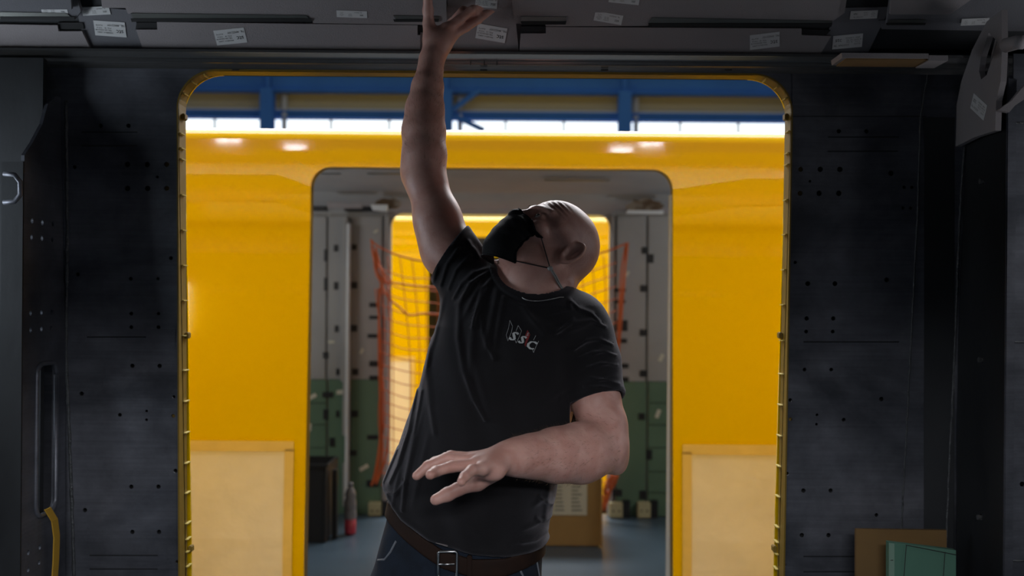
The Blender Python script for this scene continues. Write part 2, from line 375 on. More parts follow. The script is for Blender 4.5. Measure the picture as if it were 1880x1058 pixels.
# --- printed stickers
def sticker(c, ux, uy, w, h, parent, flip=True, nz=None):
    ux = ux.normalized(); nn = ux.cross(uy).normalized(); 
    if nn.dot(Vector((0, 0, CZ))-c) < 0: nn = -nn
    uy = nn.cross(ux).normalized()
    e = obj('sticker', prism([c-ux*w/2-uy*h/2, c+ux*w/2-uy*h/2, c+ux*w/2+uy*h/2, c-ux*w/2+uy*h/2], nn*.0006), M['paper'], parent)
    X, Yv = (-ux, -uy) if flip else (ux, uy)
    def put(s, size, x, y):
        me = text_mesh(s, size)
        me.transform(Matrix((( *(X), ), ( *(Yv), ), ( *(nn), ))).transposed().to_4x4()); me.transform(Matrix.Translation(c+X*x+Yv*y+nn*.0011))
        return me
    bm = bmesh.new()
    for s, size, x, y in (('stc', h*.42, -w*.31, h*.16), ('NL. AN2210Y', h*.19, -w*.20, -h*.26), ('WAGEN 4', h*.13, w*.06, h*.26), ('TEIL 205', h*.13, w*.06, h*.10), ('POS. 18', h*.13, w*.06, -h*.05),
                          ('LINKS', h*.13, w*.33, h*.26), ('DACH 30', h*.13, w*.33, h*.10), ('TYP H', h*.13, w*.33, -h*.05), ('PLATTE', h*.13, w*.33, -h*.22)):
        me = put(s, size, x, y); bm.from_mesh(me); bpy.data.meshes.remove(me)
    me = bpy.data.meshes.new('print'); bm.to_mesh(me); bm.free(); link('print', me, M['ink'], e)
    return e
def sticker_on(cx, cy, a, w, h, off, flip=True, ratio=None):
    """sticker on the cant, a = tilt in the picture (degrees, anticlockwise)"""
    c = onS(cx, cy, off); p = onS(cx+20*math.cos(math.radians(a)), cy-20*math.sin(math.radians(a)), off); q = onS(cx-20*math.sin(math.radians(a)), cy-20*math.cos(math.radians(a)), off)
    return sticker(c, p-c, q-c, w*c.y/F, h*c.y/F*1.28, ceil, flip)
sticker_on(202, 53, -4, 57, 22, .004); sticker_on(423, 67, 6, 57, 22, .0115); sticker_on(902, 61, -10, 55, 22, .004)
sticker_on(1404, 75, 7, 54, 22, .0115); sticker_on(1556, 76, 5, 54, 20, .004, False); sticker_on(1117, 33, -10, 52, 14, .0265)
sticker_on(646, 26, -2, 56, 10, .0265); sticker_on(893, 4, -6, 40, 16, .0105); sticker_on(1146, -1, -6, 56, 12, .041); sticker_on(1586, 27, 2, 50, 12, .004, False)
sticker_on(176, 20, 3, 52, 12, .004); sticker_on(100, 19, -2, 48, 12, .0265); sticker_on(1790, 40, 2, 50, 10, .0265)

# --- side frames (webs) with flange, left and right
XL = onP(121, 600, profA).x; XR = onP(1764, 500, profA).x
def web(X, outline, holes_px, name, kindm, th, label):
    P = [onX(x, y, X) for x, y in outline]
    hs = []
    for hx, hy, r in holes_px:
        c = onX(hx, hy, X); rr = r*c.y/F; hs.append(circle(c.y, c.z, rr, 12))
    return P, hs
def plate_x(X, outline, hs, th, bevelname, m, parent=None):
    """plate in the y-z plane with holes"""
    bm = sheet(outline, hs, flat(0), th, dz=.3)
    for v in bm.verts: v.co = Vector((X+v.co.y, v.co.x, v.co.z))
    return obj(bevelname, bm, m, parent)
P = [onX(x, y, XL) for x, y in ((119, 1300), (36, 1300), (42, 640), (45, 285), (60, 262), (78, 228), (88, 190), (104, 176), (116, 182), (121, 300))]
lo = [(p.y, p.z) for p in P]
hl = [onX(x, y, XL) for x, y in ((59, 406), (78, 409), (97, 411), (58, 436), (77, 438), (96, 440), (56, 575), (76, 574), (95, 573), (56, 606), (76, 604), (94, 603), (52, 1015), (52, 1046), (73, 1005), (72, 1033))]
hs = [circle(p.y, p.z, .0065, 12) for p in hl]
s0 = onX(66, 670, XL); s1 = onX(100, 935, XL)
slot = rrect(min(s0.y, s1.y), max(s0.y, s1.y), s1.z, s0.z, .03, 6)
lw = plate_x(XL, lo, hs+[slot], -.008, 'frame_web', M['alu'], wall)
lw['label'] = 'upright aluminium frame web with a long slot'
# slot rim, flange, hook
rim = [(XL+.002, y, z) for y, z in slot]; rim.append(rim[0])
obj('slot_rim', tube(rim, .006, seg=8), M['alu'], wall, True)
obj('frame_flange', box(XL-.05, XL, onX(42, 640, XL).y-.006, onX(42, 640, XL).y, -.02, 1.85), M['alud'], wall)
a = onX(38, 345, XL)
hk = [Vector((XL-.03, a.y-.02, a.z+.03)), Vector((XL-.005, a.y-.02, a.z+.028)), Vector((XL+.006, a.y-.015, a.z+.012)), Vector((XL+.006, a.y-.015, a.z-.018)), Vector((XL-.005, a.y-.02, a.z-.034)), Vector((XL-.03, a.y-.02, a.z-.036))]
obj('hook_bracket', tube(hk, .006, seg=8), M['alu'], wall, True)
vweld([(121, 185), (124, 400), (122, 640), (132, 900), (136, 1058), (140, 1300)], .0045)
# dark closing panel left of the frame, green foil at its foot
obj('side_panel', box(-2.4, XL-.01, 2.58, 2.60, -.02, 2.12), M['alud'], wall)
for x, y in ((10, 475), (10, 517), (12, 826), (12, 866)):
    p = onY(x, y, 2.579); bm = bmesh.new(); bmesh.ops.create_cone(bm, cap_ends=True, segments=12, radius1=.006, radius2=.006, depth=.003, matrix=Matrix.Translation(p) @ Matrix.Rotation(math.pi/2, 4, 'X')); obj('rivet', bm, M['dark'], wall)
# strap hanging from the slot
pts = [onX(77, 934, XL)+Vector((.012, 0, 0)), onX(84, 955, XL)+Vector((.02, 0, 0)), onX(88, 985, XL)+Vector((.02, 0, 0)), onX(88, 1030, XL)+Vector((.018, 0, 0)), onX(86, 1100, XL)+Vector((.014, 0, 0)), onX(86, 1300, XL)+Vector((.012, 0, 0))]
bm = bmesh.new(); pr = None
for p in pts:
    q = (bm.verts.new(p+Vector((0, -.016, 0))), bm.verts.new(p+Vector((0, .016, 0))), bm.verts.new(p+Vector((.003, .016, 0))), bm.verts.new(p+Vector((.003, -.016, 0))))
    if pr:
        for i in range(4): bm.faces.new((pr[i], pr[(i+1) % 4], q[(i+1) % 4], q[i]))
    else: bm.faces.new(q)
    pr = q
bm.faces.new(pr)
tag(obj('lashing_strap', bm, M['strap']), 'yellow webbing strap hanging below the slot of the left frame', 'strap')
# green foam board at the lower left edge
p = onY(20, 978, 2.5)
tag(obj('green_board', box(p.x-.4, p.x, 2.50, 2.515, .005, p.z, bev=.002), M['greenb']), 'green foam board standing at the lower left edge behind the frame', 'board')

# right frame web, strip and facing panel
P = [onX(x, y, XR) for x, y in ((1762, 240), (1766, 1300), (1838, 1300), (1840, 200))]
P[1].y = P[0].y; yf = P[2].y
hs = [circle(onX(x, y, XR).y, onX(x, y, XR).z, .008, 12) for x, y in ((1805, 333), (1803, 661), (1801, 950))]
rw = plate_x(XR, [(P[0].y, 2.1), (P[0].y, -.02), (yf, -.02), (yf, 2.1)], hs, .006, 'frame_web', M['alud'], wall)
obj('edge_strip', box(XR, XR+.022, yf-.008, yf, -.02, 2.06, bev=.002), M['alu'], wall)
obj('side_panel', sheet([(XR+.02, -.02), (2.4, -.02), (2.4, 2.12), (XR+.02, 2.12)], [circle(onY(1879, 890, yf).x, onY(1879, 890, yf).z, .006)], flat(yf+.006), .004), M['alu'], wall)
for py in (226, 628, 1030): 
    a = onY(1856, py, yf+.005); obj('pressed_rib', tube([a, a+Vector((.2, 0, 0))], .0022), M['weld'], wall)
# bolts on the web
for x, y in ((1805, 333), (1803, 661), (1801, 950)):
    c = onX(x, y, XR); bm = bmesh.new(); bmesh.ops.create_cone(bm, cap_ends=True, segments=6, radius1=.007, radius2=.006, depth=.010, matrix=Matrix.Translation(c-Vector((.004, 0, 0))) @ Matrix.Rotation(math.pi/2, 4, 'Y')); obj('bolt_head', bm, M['rail'], wall)
# thick foam pad on the right web with a handhold, retainer and sticker
XF = XR-.012
fo = [onX(x, y, XF) for x, y in ((1850, 18), (1822, 40), (1795, 92), (1775, 150), (1762, 215), (1761, 271), (1800, 252), (1838, 240), (1840, 185), (1848, 150), (1851, 90))]
hh = [onX(x, y, XF) for x, y in ((1826, 60), (1842, 76), (1834, 104), (1822, 138), (1812, 146), (1808, 130), (1812, 104))]
bm = sheet([(p.y, p.z) for p in fo], [[(p.y, p.z) for p in hh]], flat(0), .014, dz=.3)
for v in bm.verts: v.co = Vector((XF-.014+v.co.y, v.co.x, v.co.z))
fp = obj('foam_pad', bm, M['foam']); tag(fp, 'thick grey foam pad with a slanted handhold on the right frame', 'foam pad')
pc = [onX(x, y, XF) for x, y in ((1824, 66), (1838, 80), (1830, 104), (1818, 128), (1813, 120), (1816, 98))]
obj('bare_metal_patch', prism([p+Vector((.006, 0, 0)) for p in pc], Vector((.004, 0, 0))), M['rail'], fp)
a = onX(1845, 84, XF-.016); obj('grip_stub', tube([a+Vector((.0, 0, 0)), a+Vector((.012, -.035, .0)), a+Vector((.014, -.05, -.004))], .016, seg=12), M['foam'], fp, True)
c = onX(1797, 196, XF-.0145); p = onX(1812, 210, XF-.0145); q = onX(1808, 182, XF-.0145)
sticker(c, p-c, q-c, .085, .038, fp, False)
a = onX(1830, 200, XF-.01); 
obj('bracket_arm', prism([onY(1828, 204, yf-.012), onY(1853, 186, yf-.012), onY(1870, 165, yf-.012), onY(1885, 150, yf-.012), onY(1885, 178, yf-.012), onY(1858, 196, yf-.012), onY(1848, 208, yf-.012)], Vector((0, -.014, 0))), M['foam'], fp)
# foam strip fixed above the right corner of the door
p0 = onY(1545, 97, 2.40); p1 = onY(1705, 97, 2.40); p2 = onY(1705, 109, 2.40)
st = obj('foam_strip', prism([Vector((p0.x, 2.40, p0.z)), Vector((p1.x, 2.40, p0.z)), Vector((p1.x, 2.40, p2.z+.002)), Vector((p0.x+.002, 2.40, p2.z+.002))], Vector((0, .08, 0))), M['foam'])
tag(st, 'grey foam strip with brown underside above the right end of the rail', 'foam strip')
obj('adhesive_underside', box(p0.x+.012, p1.x, 2.404, 2.478, p2.z-.001, p2.z+.002), M['brown'], st)
obj('strip_end', box(p1.x+.0, p1.x+.045, 2.40, 2.48, p2.z-.003, p2.z+.010, bev=.001), M['foam'], st)
# boards leaning in the right corner
def board(pts, y, th, m, lean=.02):
    P = [onY(x, yy, y) for x, yy in pts]
    b = [Vector((P[1].x, y-lean, .003)), Vector((P[0].x, y-lean, .003))]
    return prism([P[0], P[1]]+b, Vector((0, th, 0)))
b1 = tag(obj('brown_board', board(((1572, 972), (1738, 974)), 2.60, .012, None), M['brown']), 'brown board leaning behind the green one in the right corner', 'board')
b2 = obj('green_board', board(((1632, 996), (1755, 1011)), 2.50, .020, None), M['greenb']); tag(b2, 'green foam board with dark pencil lines in the right corner', 'board')
P = [onY(x, y, 2.497) for x, y in ((1632, 996), (1642, 997), (1640, 1300), (1630, 1300))]; obj('cut_edge', prism([Vector((P[0].x, 2.4985, P[0].z-.002)), Vector((P[1].x, 2.4985, P[1].z-.002)), Vector((P[1].x, 2.479, .01)), Vector((P[0].x, 2.479, .01))], Vector((0, -.002, 0))), mat('pale_foam_edge', (.16, .26, .20), .8), b2)
def ln(a, b):
    A = onY(a[0], a[1], 2.497); B = onY(b[0], b[1], 2.495); obj('pencil_line', tube([A, B], .0009, seg=5), M['ink'], b2)
ln((1663, 1001), (1755, 1019)); ln((1664, 1001), (1658, 1080)); ln((1735, 1014), (1730, 1090)); ln((1632, 1029), (1640, 1029))

# floor, end walls and rear wall with the doorway the photograph was taken from
tag(obj('floor', box(-3.6, 3.6, -.3, 2.72, -.06, 0), M['floor']), 'blue grey vinyl floor of the near car', kind='structure')
tag(obj('wall_left', box(-3.64, -3.6, -.3, 2.72, -.06, 2.6), M['alud']), kind='structure')
tag(obj('wall_right', box(3.6, 3.64, -.3, 2.72, -.06, 2.6), M['alud']), kind='structure')
tag(obj('wall_back', sheet([(-3.6, -.05), (3.6, -.05), (3.6, 2.3), (-3.6, 2.3)], [rrect(-.85, .75, -.0, 2.1, .095, 8, 0)], flat(-.31), .05), M['alu']), kind='structure')
tag(obj('roof', extr_x([(2.78, 2.16), (2.74, 2.30), (2.4, 2.44), (1.2, 2.50), (0, 2.44), (-.36, 2.2)], -3.64, 3.64), M['yellow']), 'roof of the near car', kind='structure')
# ================================================================== THE OTHER CARS
def roof_prof(y0, y1, zc=2.195, R=.055, crown=.11):
    pts = []
    for k in range(13):
        a = math.radians(180-90*k/12); pts.append((y0+R+R*math.cos(a), zc+R*math.sin(a)))
    n = 14; W = y1-y0-2*R
    for k in range(1, n):
        t = k/n; pts.append((y0+R+W*t, zc+R+crown*math.sin(math.pi*t)))
    for k in range(13):
        a = math.radians(90-90*k/12); pts.append((y1-R+R*math.cos(a), zc+R*math.sin(a)))
    return pts
def make_car(y0, y1, nx, fx, ztop, label, X=(-6, 6), detail=True, m='yellow', dz_far=None):
    """y0 near outer skin, y1 far inner skin; nx/fx door x-ranges"""
    e = empty('rail_car', (sum(X)/2, (y0+y1)/2, -.3), label, 'rail car')
    sh = .0
    pn = lambda z: y0-.085*max(0, min(1, (1.98-z)/1.5))
    o = obj('near_side', sheet([(X[0], -.35), (X[1], -.35), (X[1], 2.20), (X[0], 2.20)], [rrect(nx[0], nx[1], .0, ztop, .085, 10, 0)], pn, .004), M[m], e)
    o['label'] = 'glossy yellow outer side panel with a door opening'
    li = obj('near_lining', sheet([(X[0], -.0), (X[1], -.0), (X[1], 2.10), (X[0], 2.10)], [rrect(nx[0]-.006, nx[1]+.006, -.0, ztop+.006, .09, 10, 0)], lambda z: pn(z)+.06, .01), M['foamb'], e)
    # reveal
    rv = bmesh.new(); a = rrect(nx[0], nx[1], 0, ztop, .085, 10, 0); n = len(a)
    r1 = [rv.verts.new((x, pn(z)+.001, z)) for x, z in a]; r2 = [rv.verts.new((x, pn(z)+.062, z)) for x, z in a]
    for i in range(n): rv.faces.new((r1[i], r1[(i+1) % n], r2[(i+1) % n], r2[i]))
    obj('door_reveal', rv, M['jamb'], e)
    # roof and ceiling
    rp = roof_prof(y0, y1+.07)
    b = extr_x(rp, X[0], X[1]); o = obj('roof', b, M[m], e, True)
    c = [(y0+.07, 2.10), (y0+.20, 2.22), (y0+.5, 2.27), (y0+1.5, 2.30), (y1-.6, 2.27), (y1-.22, 2.235), (y1-.02, 2.14), (y1, 2.11)]
    obj('ceiling_lining', extr_x(c, X[0], X[1]), M['foamb'], e)
    ztf = ztop if dz_far is None else dz_far
    fw = obj('far_side', sheet([(X[0], 0), (X[1], 0), (X[1], 2.13), (X[0], 2.13)], [rrect(fx[0], fx[1], 0, ztf, .085, 8, 0)], flat(y1), .05), M['foamb'] if detail else M[m], e)
    obj('far_skin', sheet([(X[0], -.35), (X[1], -.35), (X[1], 2.2), (X[0], 2.2)], [rrect(fx[0], fx[1], 0, ztf, .085, 8, 0)], flat(y1+.052), .01), M[m], e)
    obj('car_floor', box(X[0], X[1], y0-.0, y1+.06, -.06, 0), M['floor'], e)
    obj('underframe', box(X[0], X[1], y0+.15, y1-.1, -.7, -.07), M['black'], e)
    for xx in (X[0], X[1]): obj('end_wall', box(xx-.02, xx+.02, y0+.05, y1, -.05, 2.25), M['foamb'], e)
    return e, pn, fw
bl = onP(565, 650, profB); br = onP(1235.5, 650, profB); bt = onP(902, 309, profB)
yBF = 7.38
fl = onY(716, 650, yBF); frr = onY(1118, 650, yBF); ft = onY(917, 393, yBF)
carB, pnB, fwB = make_car(4.47, yBF, (bl.x, br.x), (fl.x, frr.x), bt.z, 'glossy yellow unfinished rail car across the gap from the doorway', dz_far=ft.z)
yC = 9.6
cl = onY(786, 650, yC); crr = onY(1054, 650, yC); ct = onY(915, 436, yC)
carC, pnC, fwC = make_car(yC, 12.5, (cl.x, crr.x), (cl.x+.05, crr.x+.05), ct.z, 'second yellow rail car seen through both doors of the first')
carD, pnD, fwD = make_car(14.9-.3, 17.3, (cl.x+.1, crr.x+.1), (cl.x+.1, crr.x+.1), ct.z, 'farthest yellow rail car glimpsed behind the raised shoulder of the man', detail=False)

# --- masking sheets taped on the yellow flanks
def masking(x0, x1, zt, pn, label, edge, grp=None):
    z0 = -.2
    o = tag(obj('masking_sheet', sheet([(x0, z0), (x1, z0), (x1, zt), (x0, zt)], [], lambda z: pn(z)-.005, .002), M['mask']), label, 'masking sheet', grp)
    def strip(xa, xb, za, zb):
        obj('tape', sheet([(xa, za), (xb, za), (xb, zb), (xa, zb)], [], lambda z: pn(z)-.0080, .0014, dz=.09), M['tape'], o)
    strip(x0-.01 if edge != 'l' else x0-.025, x1+.01 if edge != 'r' else x1+.025, zt-.012, zt+.030)
    if edge == 'r': strip(x1-.012, x1+.026, z0, zt)
    if edge == 'l': strip(x0-.026, x0+.012, z0, zt)
    return o
q = onP(527, 900, profB); zt = onP(440, 823, profB).z; q2 = onP(1264, 900, profB)
masking(q.x-1.15, q.x, zt, pnB, 'beige masking sheet taped low on the yellow side left of the man', 'r')
masking(q2.x, q2.x+1.15, zt, pnB, 'beige masking sheet taped low on the yellow side right of the man', 'l')
q = onY(757, 700, yC); zc_ = onY(740, 660, yC).z
masking(q.x-.9, q.x, zc_, pnC, 'small pale masking sheet seen through the net on the second car', 'r')

# --- lining of car B's far side: foam panels, cut-outs, posts
def onF(px, py, d=0.): return onY(px, py, yBF-d)
def fpanel(x0, x1, y0_, y1_, m, th=.02, name='lining_panel', d=0):
    a = onF(x0, y1_, d); b = onF(x1, y0_, d)
    return obj(name, box(a.x, b.x, yBF-d-th, yBF-d, max(.002, a.z), b.z, bev=.002), M[m], carB)
for x0, x1 in ((470, 566), (567, 601), (602, 636), (643, 703)):
    fpanel(x0, x1-.7, 398, 696, 'foamb'); fpanel(x0, x1-.7, 697, 946, 'green')
for x0, x1 in ((1130, 1187), (1188, 1232), (1233, 1330)):
    fpanel(x0, x1-.7, 398, 700, 'foamb'); fpanel(x0, x1-.7, 701, 948, 'green')
fpanel(637, 643, 400, 946, 'foamb', .05)
# white post and edge profiles
fpanel(628, 640, 398, 700, 'foamb', .06, 'post_face', .03)
a = onF(633, 945, .1); b = onF(639, 410, .1); obj('white_post', box(a.x, b.x+.012, yBF-.12, yBF-.03, a.z, b.z, bev=.004), M['white'], carB)
for y0_, y1_ in ((410, 480), (497, 560), (600, 640), (700, 800), (850, 930)): fpanel(629, 636, y0_, y1_, 'foamb', .012, 'clip_strip', .10)
fpanel(703, 716, 398, 946, 'foamb', .045, 'door_post'); fpanel(1118, 1127, 398, 946, 'foamb', .045, 'door_post')
a = onP(1229, 970, profB); obj('white_jamb_profile', box(br.x-.004, br.x+.012, pnB(.8)+.085, pnB(.8)+.16, .0, 1.98), M['white'], carB)
def sq(px, py, w, h, m='black', d=.021): 
    a = onF(px-w/2, py+h/2, d); b = onF(px+w/2, py-h/2, d); return obj('cut_out', box(a.x, b.x, yBF-d-.004, yBF-d, a.z, b.z), M[m], carB)
for px, py, w_, h_ in ((617, 456, 8, 12), (598, 469, 6, 22), (617, 525, 8, 14), (598, 522, 6, 24), (618, 604, 7, 12), (650, 454, 10, 10), (650, 524, 12, 12), (650, 603, 12, 12), (598, 650, 10, 6), (598, 656, 10, 4),
                       (620, 683, 6, 12), (652, 683, 12, 12), (686, 560, 16, 8), (686, 583, 16, 6), (684, 617, 18, 7), (686, 668, 16, 10), (686, 694, 16, 8), (602, 725, 20, 10), (598, 761, 9, 18), (620, 760, 6, 12), (651, 760, 13, 12),
                       (684, 803, 20, 8), (610, 812, 10, 16), (648, 832, 14, 10), (600, 846, 20, 6), (684, 888, 22, 12),
                       (1183, 460, 10, 12), (1194, 475, 12, 16), (1182, 530, 13, 12), (1181, 611, 13, 12), (1181, 686, 13, 12), (1138, 533, 22, 6), (1137, 554, 22, 6), (1141, 598, 22, 20), (1141, 626, 20, 8), (1143, 672, 22, 8), (1143, 697, 22, 9),
                       (1178, 765, 12, 12), (1192, 835, 10, 18), (1180, 909, 12, 16), (1132, 905, 20, 12)):
    sq(px, py, w_, h_)
for px, py, a_, w_, h_ in ((690, 425, 30, 9, 4), (664, 645, 65, 10, 5), (573, 729, 30, 17, 7), (566, 638, 0, 10, 5), (608, 628, 0, 12, 5), (568, 785, 85, 14, 7), (628, 720, 5, 20, 8), (668, 859, 30, 18, 7), (1214, 657, 65, 14, 7), (1208, 760, 70, 16, 7), (1152, 503, 60, 10, 5)):
    c = onF(px, py, .0225); r_ = math.radians(a_); k = yBF/F
    ux = Vector((math.cos(r_), 0, math.sin(r_))); uy = Vector((-math.sin(r_), 0, math.cos(r_)))
    obj('tape_piece', prism([c-ux*w_*k/2-uy*h_*k/2, c+ux*w_*k/2-uy*h_*k/2, c+ux*w_*k/2+uy*h_*k/2, c-ux*w_*k/2+uy*h_*k/2], Vector((0, -.001, 0))), M['sheet'], carB)
# foil grid lines on the green
for py in (740, 780, 822, 866, 905): 
    for x0, x1 in ((566, 600), (1190, 1229)): 
        a = onF(x0, py, .0225); b = onF(x1, py, .0225); obj('foil_joint', box(a.x, b.x, yBF-.023, yBF-.0222, a.z-.002, a.z+.002), M['black'], carB)
# boxes at the foot of the far side
for px in (690, 1130, 1181):
    a = onF(px-12, 946, .03); b = onF(px+12, 921, .03); s = obj('socket_box', box(a.x, b.x, yBF-.09, yBF-.021, .004, b.z, bev=.004), M['socket'], carB)
    for k in (-1, 1): obj('socket_hole', box((a.x+b.x)/2+k*.02-.006, (a.x+b.x)/2+k*.02+.006, yBF-.092, yBF-.0895, b.z-.06, b.z-.05), M['black'], s)
    obj('dark_bracket', box(b.x+.004, b.x+.05, yBF-.08, yBF-.021, .004, b.z+.012), M['black'], carB)
# ceiling joints, strips, stains in car B
def onC(px, py, z):
    r = ray(px, py); t = (z-CZ)/r.z; return Vector((r.x*t, t, z))
for py, x0, x1 in ((318, 590, 625), (318, 675, 760), (330, 1000, 1120), (341, 575, 700), (352, 840, 1090), (362, 575, 660), (352, 1100, 1232)):
    z = 2.262; a = onC(x0, py, z); b = onC(x1, py, z)
    obj('ceiling_joint', box(a.x, b.x, a.y-.02, a.y+.02, z-.006, z+.0), M['slot'], carB)
for pts, m, nm in ((((1121, 322), (1150, 318), (1232, 320), (1232, 334), (1122, 333)), 'socket', 'ceiling_strip'), (((600, 372), (664, 374), (664, 382), (602, 382)), 'foam', 'ceiling_block'), (((680, 376), (712, 376), (710, 388), (684, 386)), 'white', 'ceiling_bracket'), (((1152, 386), (1218, 387), (1218, 393), (1150, 392)), 'white', 'ceiling_bracket')):
    P = [onY(x, y, 7.05) for x, y in pts]; obj(nm, prism(P, Vector((0, .04, 0))), M[m], carB)
for cx, cy, rx, ry in ((714, 374, 24, 11), (1184, 377, 34, 13)):
    bm = bmesh.new(); n = 26; top = []
    P = [onY(cx+rx*math.cos(t)*random.uniform(.8, 1.1), cy+ry*math.sin(t)*random.uniform(.75, 1.1), 7.12) for t in [2*math.pi*k/n for k in range(n)]]
    obj('adhesive_patch', prism(P, Vector((0, .03, 0))), M['stain'], carB)
o = fpanel(567, 601, 380, 388, 'black', .05, 'cant_gap'); o = fpanel(634, 700, 380, 389, 'black', .05, 'cant_gap')
fpanel(1150, 1225, 378, 392, 'foam', .05, 'cant_block')

# --- things standing in car B
# black crate at the left
a = onY(557, 952, 6.6); b = onY(604, 862, 6.6)
cr_ = empty('storage_crate', ((a.x+b.x)/2, 6.7, 0), 'black crate with an open top by the yellow door edge', 'crate')
hgt = b.z+.03; ax, bx_ = a.x-.12, b.x
for nm, q in (('side', (ax, ax+.02, 6.5, 6.95)), ('side', (bx_-.02, bx_, 6.5, 6.95)), ('side', (ax+.02, bx_-.02, 6.5, 6.52)), ('side', (ax+.02, bx_-.02, 6.93, 6.95))):
    obj(nm, box(*q, .003, hgt, bev=.003), M['black'], cr_)
obj('base', box(ax+.02, bx_-.02, 6.52, 6.93, .003, .03), M['black'], cr_)
obj('rim', prism([Vector((x, y, hgt)) for x, y in ((ax-.012, 6.488), (bx_+.012, 6.488), (bx_+.012, 6.50), (ax-.012, 6.50))], Vector((0, 0, .02))), M['black'], cr_)
pn_ = obj('slat', box(bx_+.02, bx_+.05, 6.6, 6.64, .003, hgt*.93), M['black'], cr_)
# bottle with pink drink
c = onY(643, 952, 6.75); bz = .003; zt_ = onY(643, 887, 6.75).z; H = zt_-bz
bo = empty('drink_bottle', (c.x, 6.75, bz), 'clear bottle half full of pink drink on the floor of the far car', 'bottle')
def lathe(pr, c, seg=20):
    bm = bmesh.new(); R = []
    for r, z in pr: R.append([bm.verts.new((c.x+r*math.cos(2*math.pi*k/seg), c.y+r*math.sin(2*math.pi*k/seg), c.z+z)) for k in range(seg)])
    for i in range(len(R)-1):
        for k in range(seg): bm.faces.new((R[i][k], R[i][(k+1) % seg], R[i+1][(k+1) % seg], R[i+1][k]))
    bm.faces.new(R[0][::-1]); bm.faces.new(R[-1]); return bm
c0 = Vector((c.x, 6.75, bz))
obj('drink', lathe([(.034, .001), (.037, .01), (.037, H*.40)], c0), M['pink'], bo, True)
obj('body', lathe([(.037, H*.40), (.038, H*.62), (.030, H*.72), (.036, H*.76), (.028, H*.86), (.014, H*.92), (.013, H*.93)], c0), M['plas'], bo, True)
obj('cap', lathe([(.016, H*.93), (.016, H*1.0), (.014, H*1.01)], c0), M['plas'], bo, True)
obj('label', lathe([(.0385, H*.30), (.0388, H*.31), (.0388, H*.46), (.0385, H*.47)], c0), M['plas'], bo, True)
# cardboard box with printed sheet
a = onY(1000, 1003, 6.35); b = onY(1101, 880, 6.35)
zb = .003; ax = a.x-.25; zt2 = b.z
cb_ = empty('cardboard_box', ((ax+b.x)/2, 6.5, 0), 'brown cardboard box with a printed sheet behind the man', 'box')
yy = 6.47; k = yy/6.35
x0 = onY(1000, 950, yy).x-.3; x1 = onY(1101, 950, yy).x; zt2 = onY(1050, 872, yy).z; zb0 = onY(1050, 1002, yy).z
obj('carton', box(x0, x1, yy, yy+.42, .003, zt2, bev=.004), M['card'], cb_)
A = onY(1010, 946, yy-.003); B = onY(1078, 884, yy-.003)
ps = obj('printed_sheet', box(A.x, B.x, yy-.004, yy-.001, A.z, B.z), M['sheet'], cb_)
bm = bmesh.new()
for r_ in range(7):
    for cx in (.12, .58): 
        zz = B.z-(.16+.115*r_)*(B.z-A.z); w_ = (B.x-A.x)*random.uniform(.18, .3); xx = A.x+(B.x-A.x)*cx
        box(xx, xx+w_, yy-.0050, yy-.0041, zz-.0035, zz+.0035, bm)
obj('print_lines', bm, M['slot'], ps)
obj('flap', prism([Vector((x1, yy+.001, zt2)), Vector((x1+.012, yy-.03, zt2-.02)), Vector((x1+.014, yy-.05, .004)), Vector((x1, yy+.001, .004))], Vector((0, .004, 0))), M['card'], cb_)

# --- orange safety net hung across the far doorway of car B
yN = yBF-.16
net = empty('safety_net', onY(915, 945, yN), 'orange cord safety net hung across the far doorway behind the man', 'net')
def rope(pts, r, name, d=yN, jit=0., parent=net, m='orange'):
    Q = [onY(x, y, d+random.uniform(-jit, jit)) for x, y in pts]; F_ = []
    for i in range(len(Q)-1):
        p0, p1, p2, p3 = Q[max(0, i-1)], Q[i], Q[i+1], Q[min(len(Q)-1, i+2)]
        for s in range(5):
            t = s/5; F_.append(.5*((2*p1)+(-p0+p2)*t+(2*p0-5*p1+4*p2-p3)*t*t+(-p0+3*p1-3*p2+p3)*t**3))
    F_.append(Q[-1]); return obj(name, tube(F_, r, seg=6), M[m], parent, True)
for pts in ([(680, 440), (694, 452), (720, 465), (745, 473), (770, 479), (820, 485), (915, 488), (1010, 486), (1060, 476), (1112, 462), (1153, 446)], [(682, 442), (686, 470), (690, 500), (700, 520), (712, 545), (735, 566), (752, 579), (780, 576), (830, 580)],
            [(712, 518), (740, 522), (770, 526), (800, 528), (850, 530)], [(1153, 446), (1147, 500), (1140, 560), (1134, 640), (1128, 720), (1124, 800), (1122, 880), (1110, 940)],
            [(700, 520), (696, 560), (695, 640), (697, 720), (698, 800), (690, 860), (682, 893)], [(712, 525), (716, 600), (715, 700), (714, 800), (706, 850), (690, 888)]):
    rope(pts, .0065, 'border_rope')
for k in range(7):
    rope([(684+random.uniform(-3, 8), 445+random.uniform(0, 20)), (690+random.uniform(-5, 8), 475), (695+random.uniform(-6, 9), 500), (712+random.uniform(-8, 8), 520+random.uniform(-6, 10))], .0055, 'bunched_cord', jit=.02)
for k in range(6):
    rope([(694+random.uniform(-6, 14), 530), (695+random.uniform(-3, 14), 640), (696+random.uniform(-2, 14), 760), (700+random.uniform(-8, 6), 850), (686+random.uniform(-6, 8), 890)], .0038, 'bunched_cord', jit=.02)
for k in range(7):
    rope([(1128+random.uniform(-8, 8), 872), (1118+random.uniform(-9, 9), 895), (1112+random.uniform(-8, 8), 915), (1106+random.uniform(-5, 6), 938)], .006, 'bunched_cord', jit=.02)
for k in range(4):
    rope([(1150+random.uniform(-4, 4), 450), (1142+random.uniform(-5, 5), 520), (1134+random.uniform(-6, 4), 640), (1128+random.uniform(-6, 4), 760)], .0035, 'bunched_cord', jit=.02)
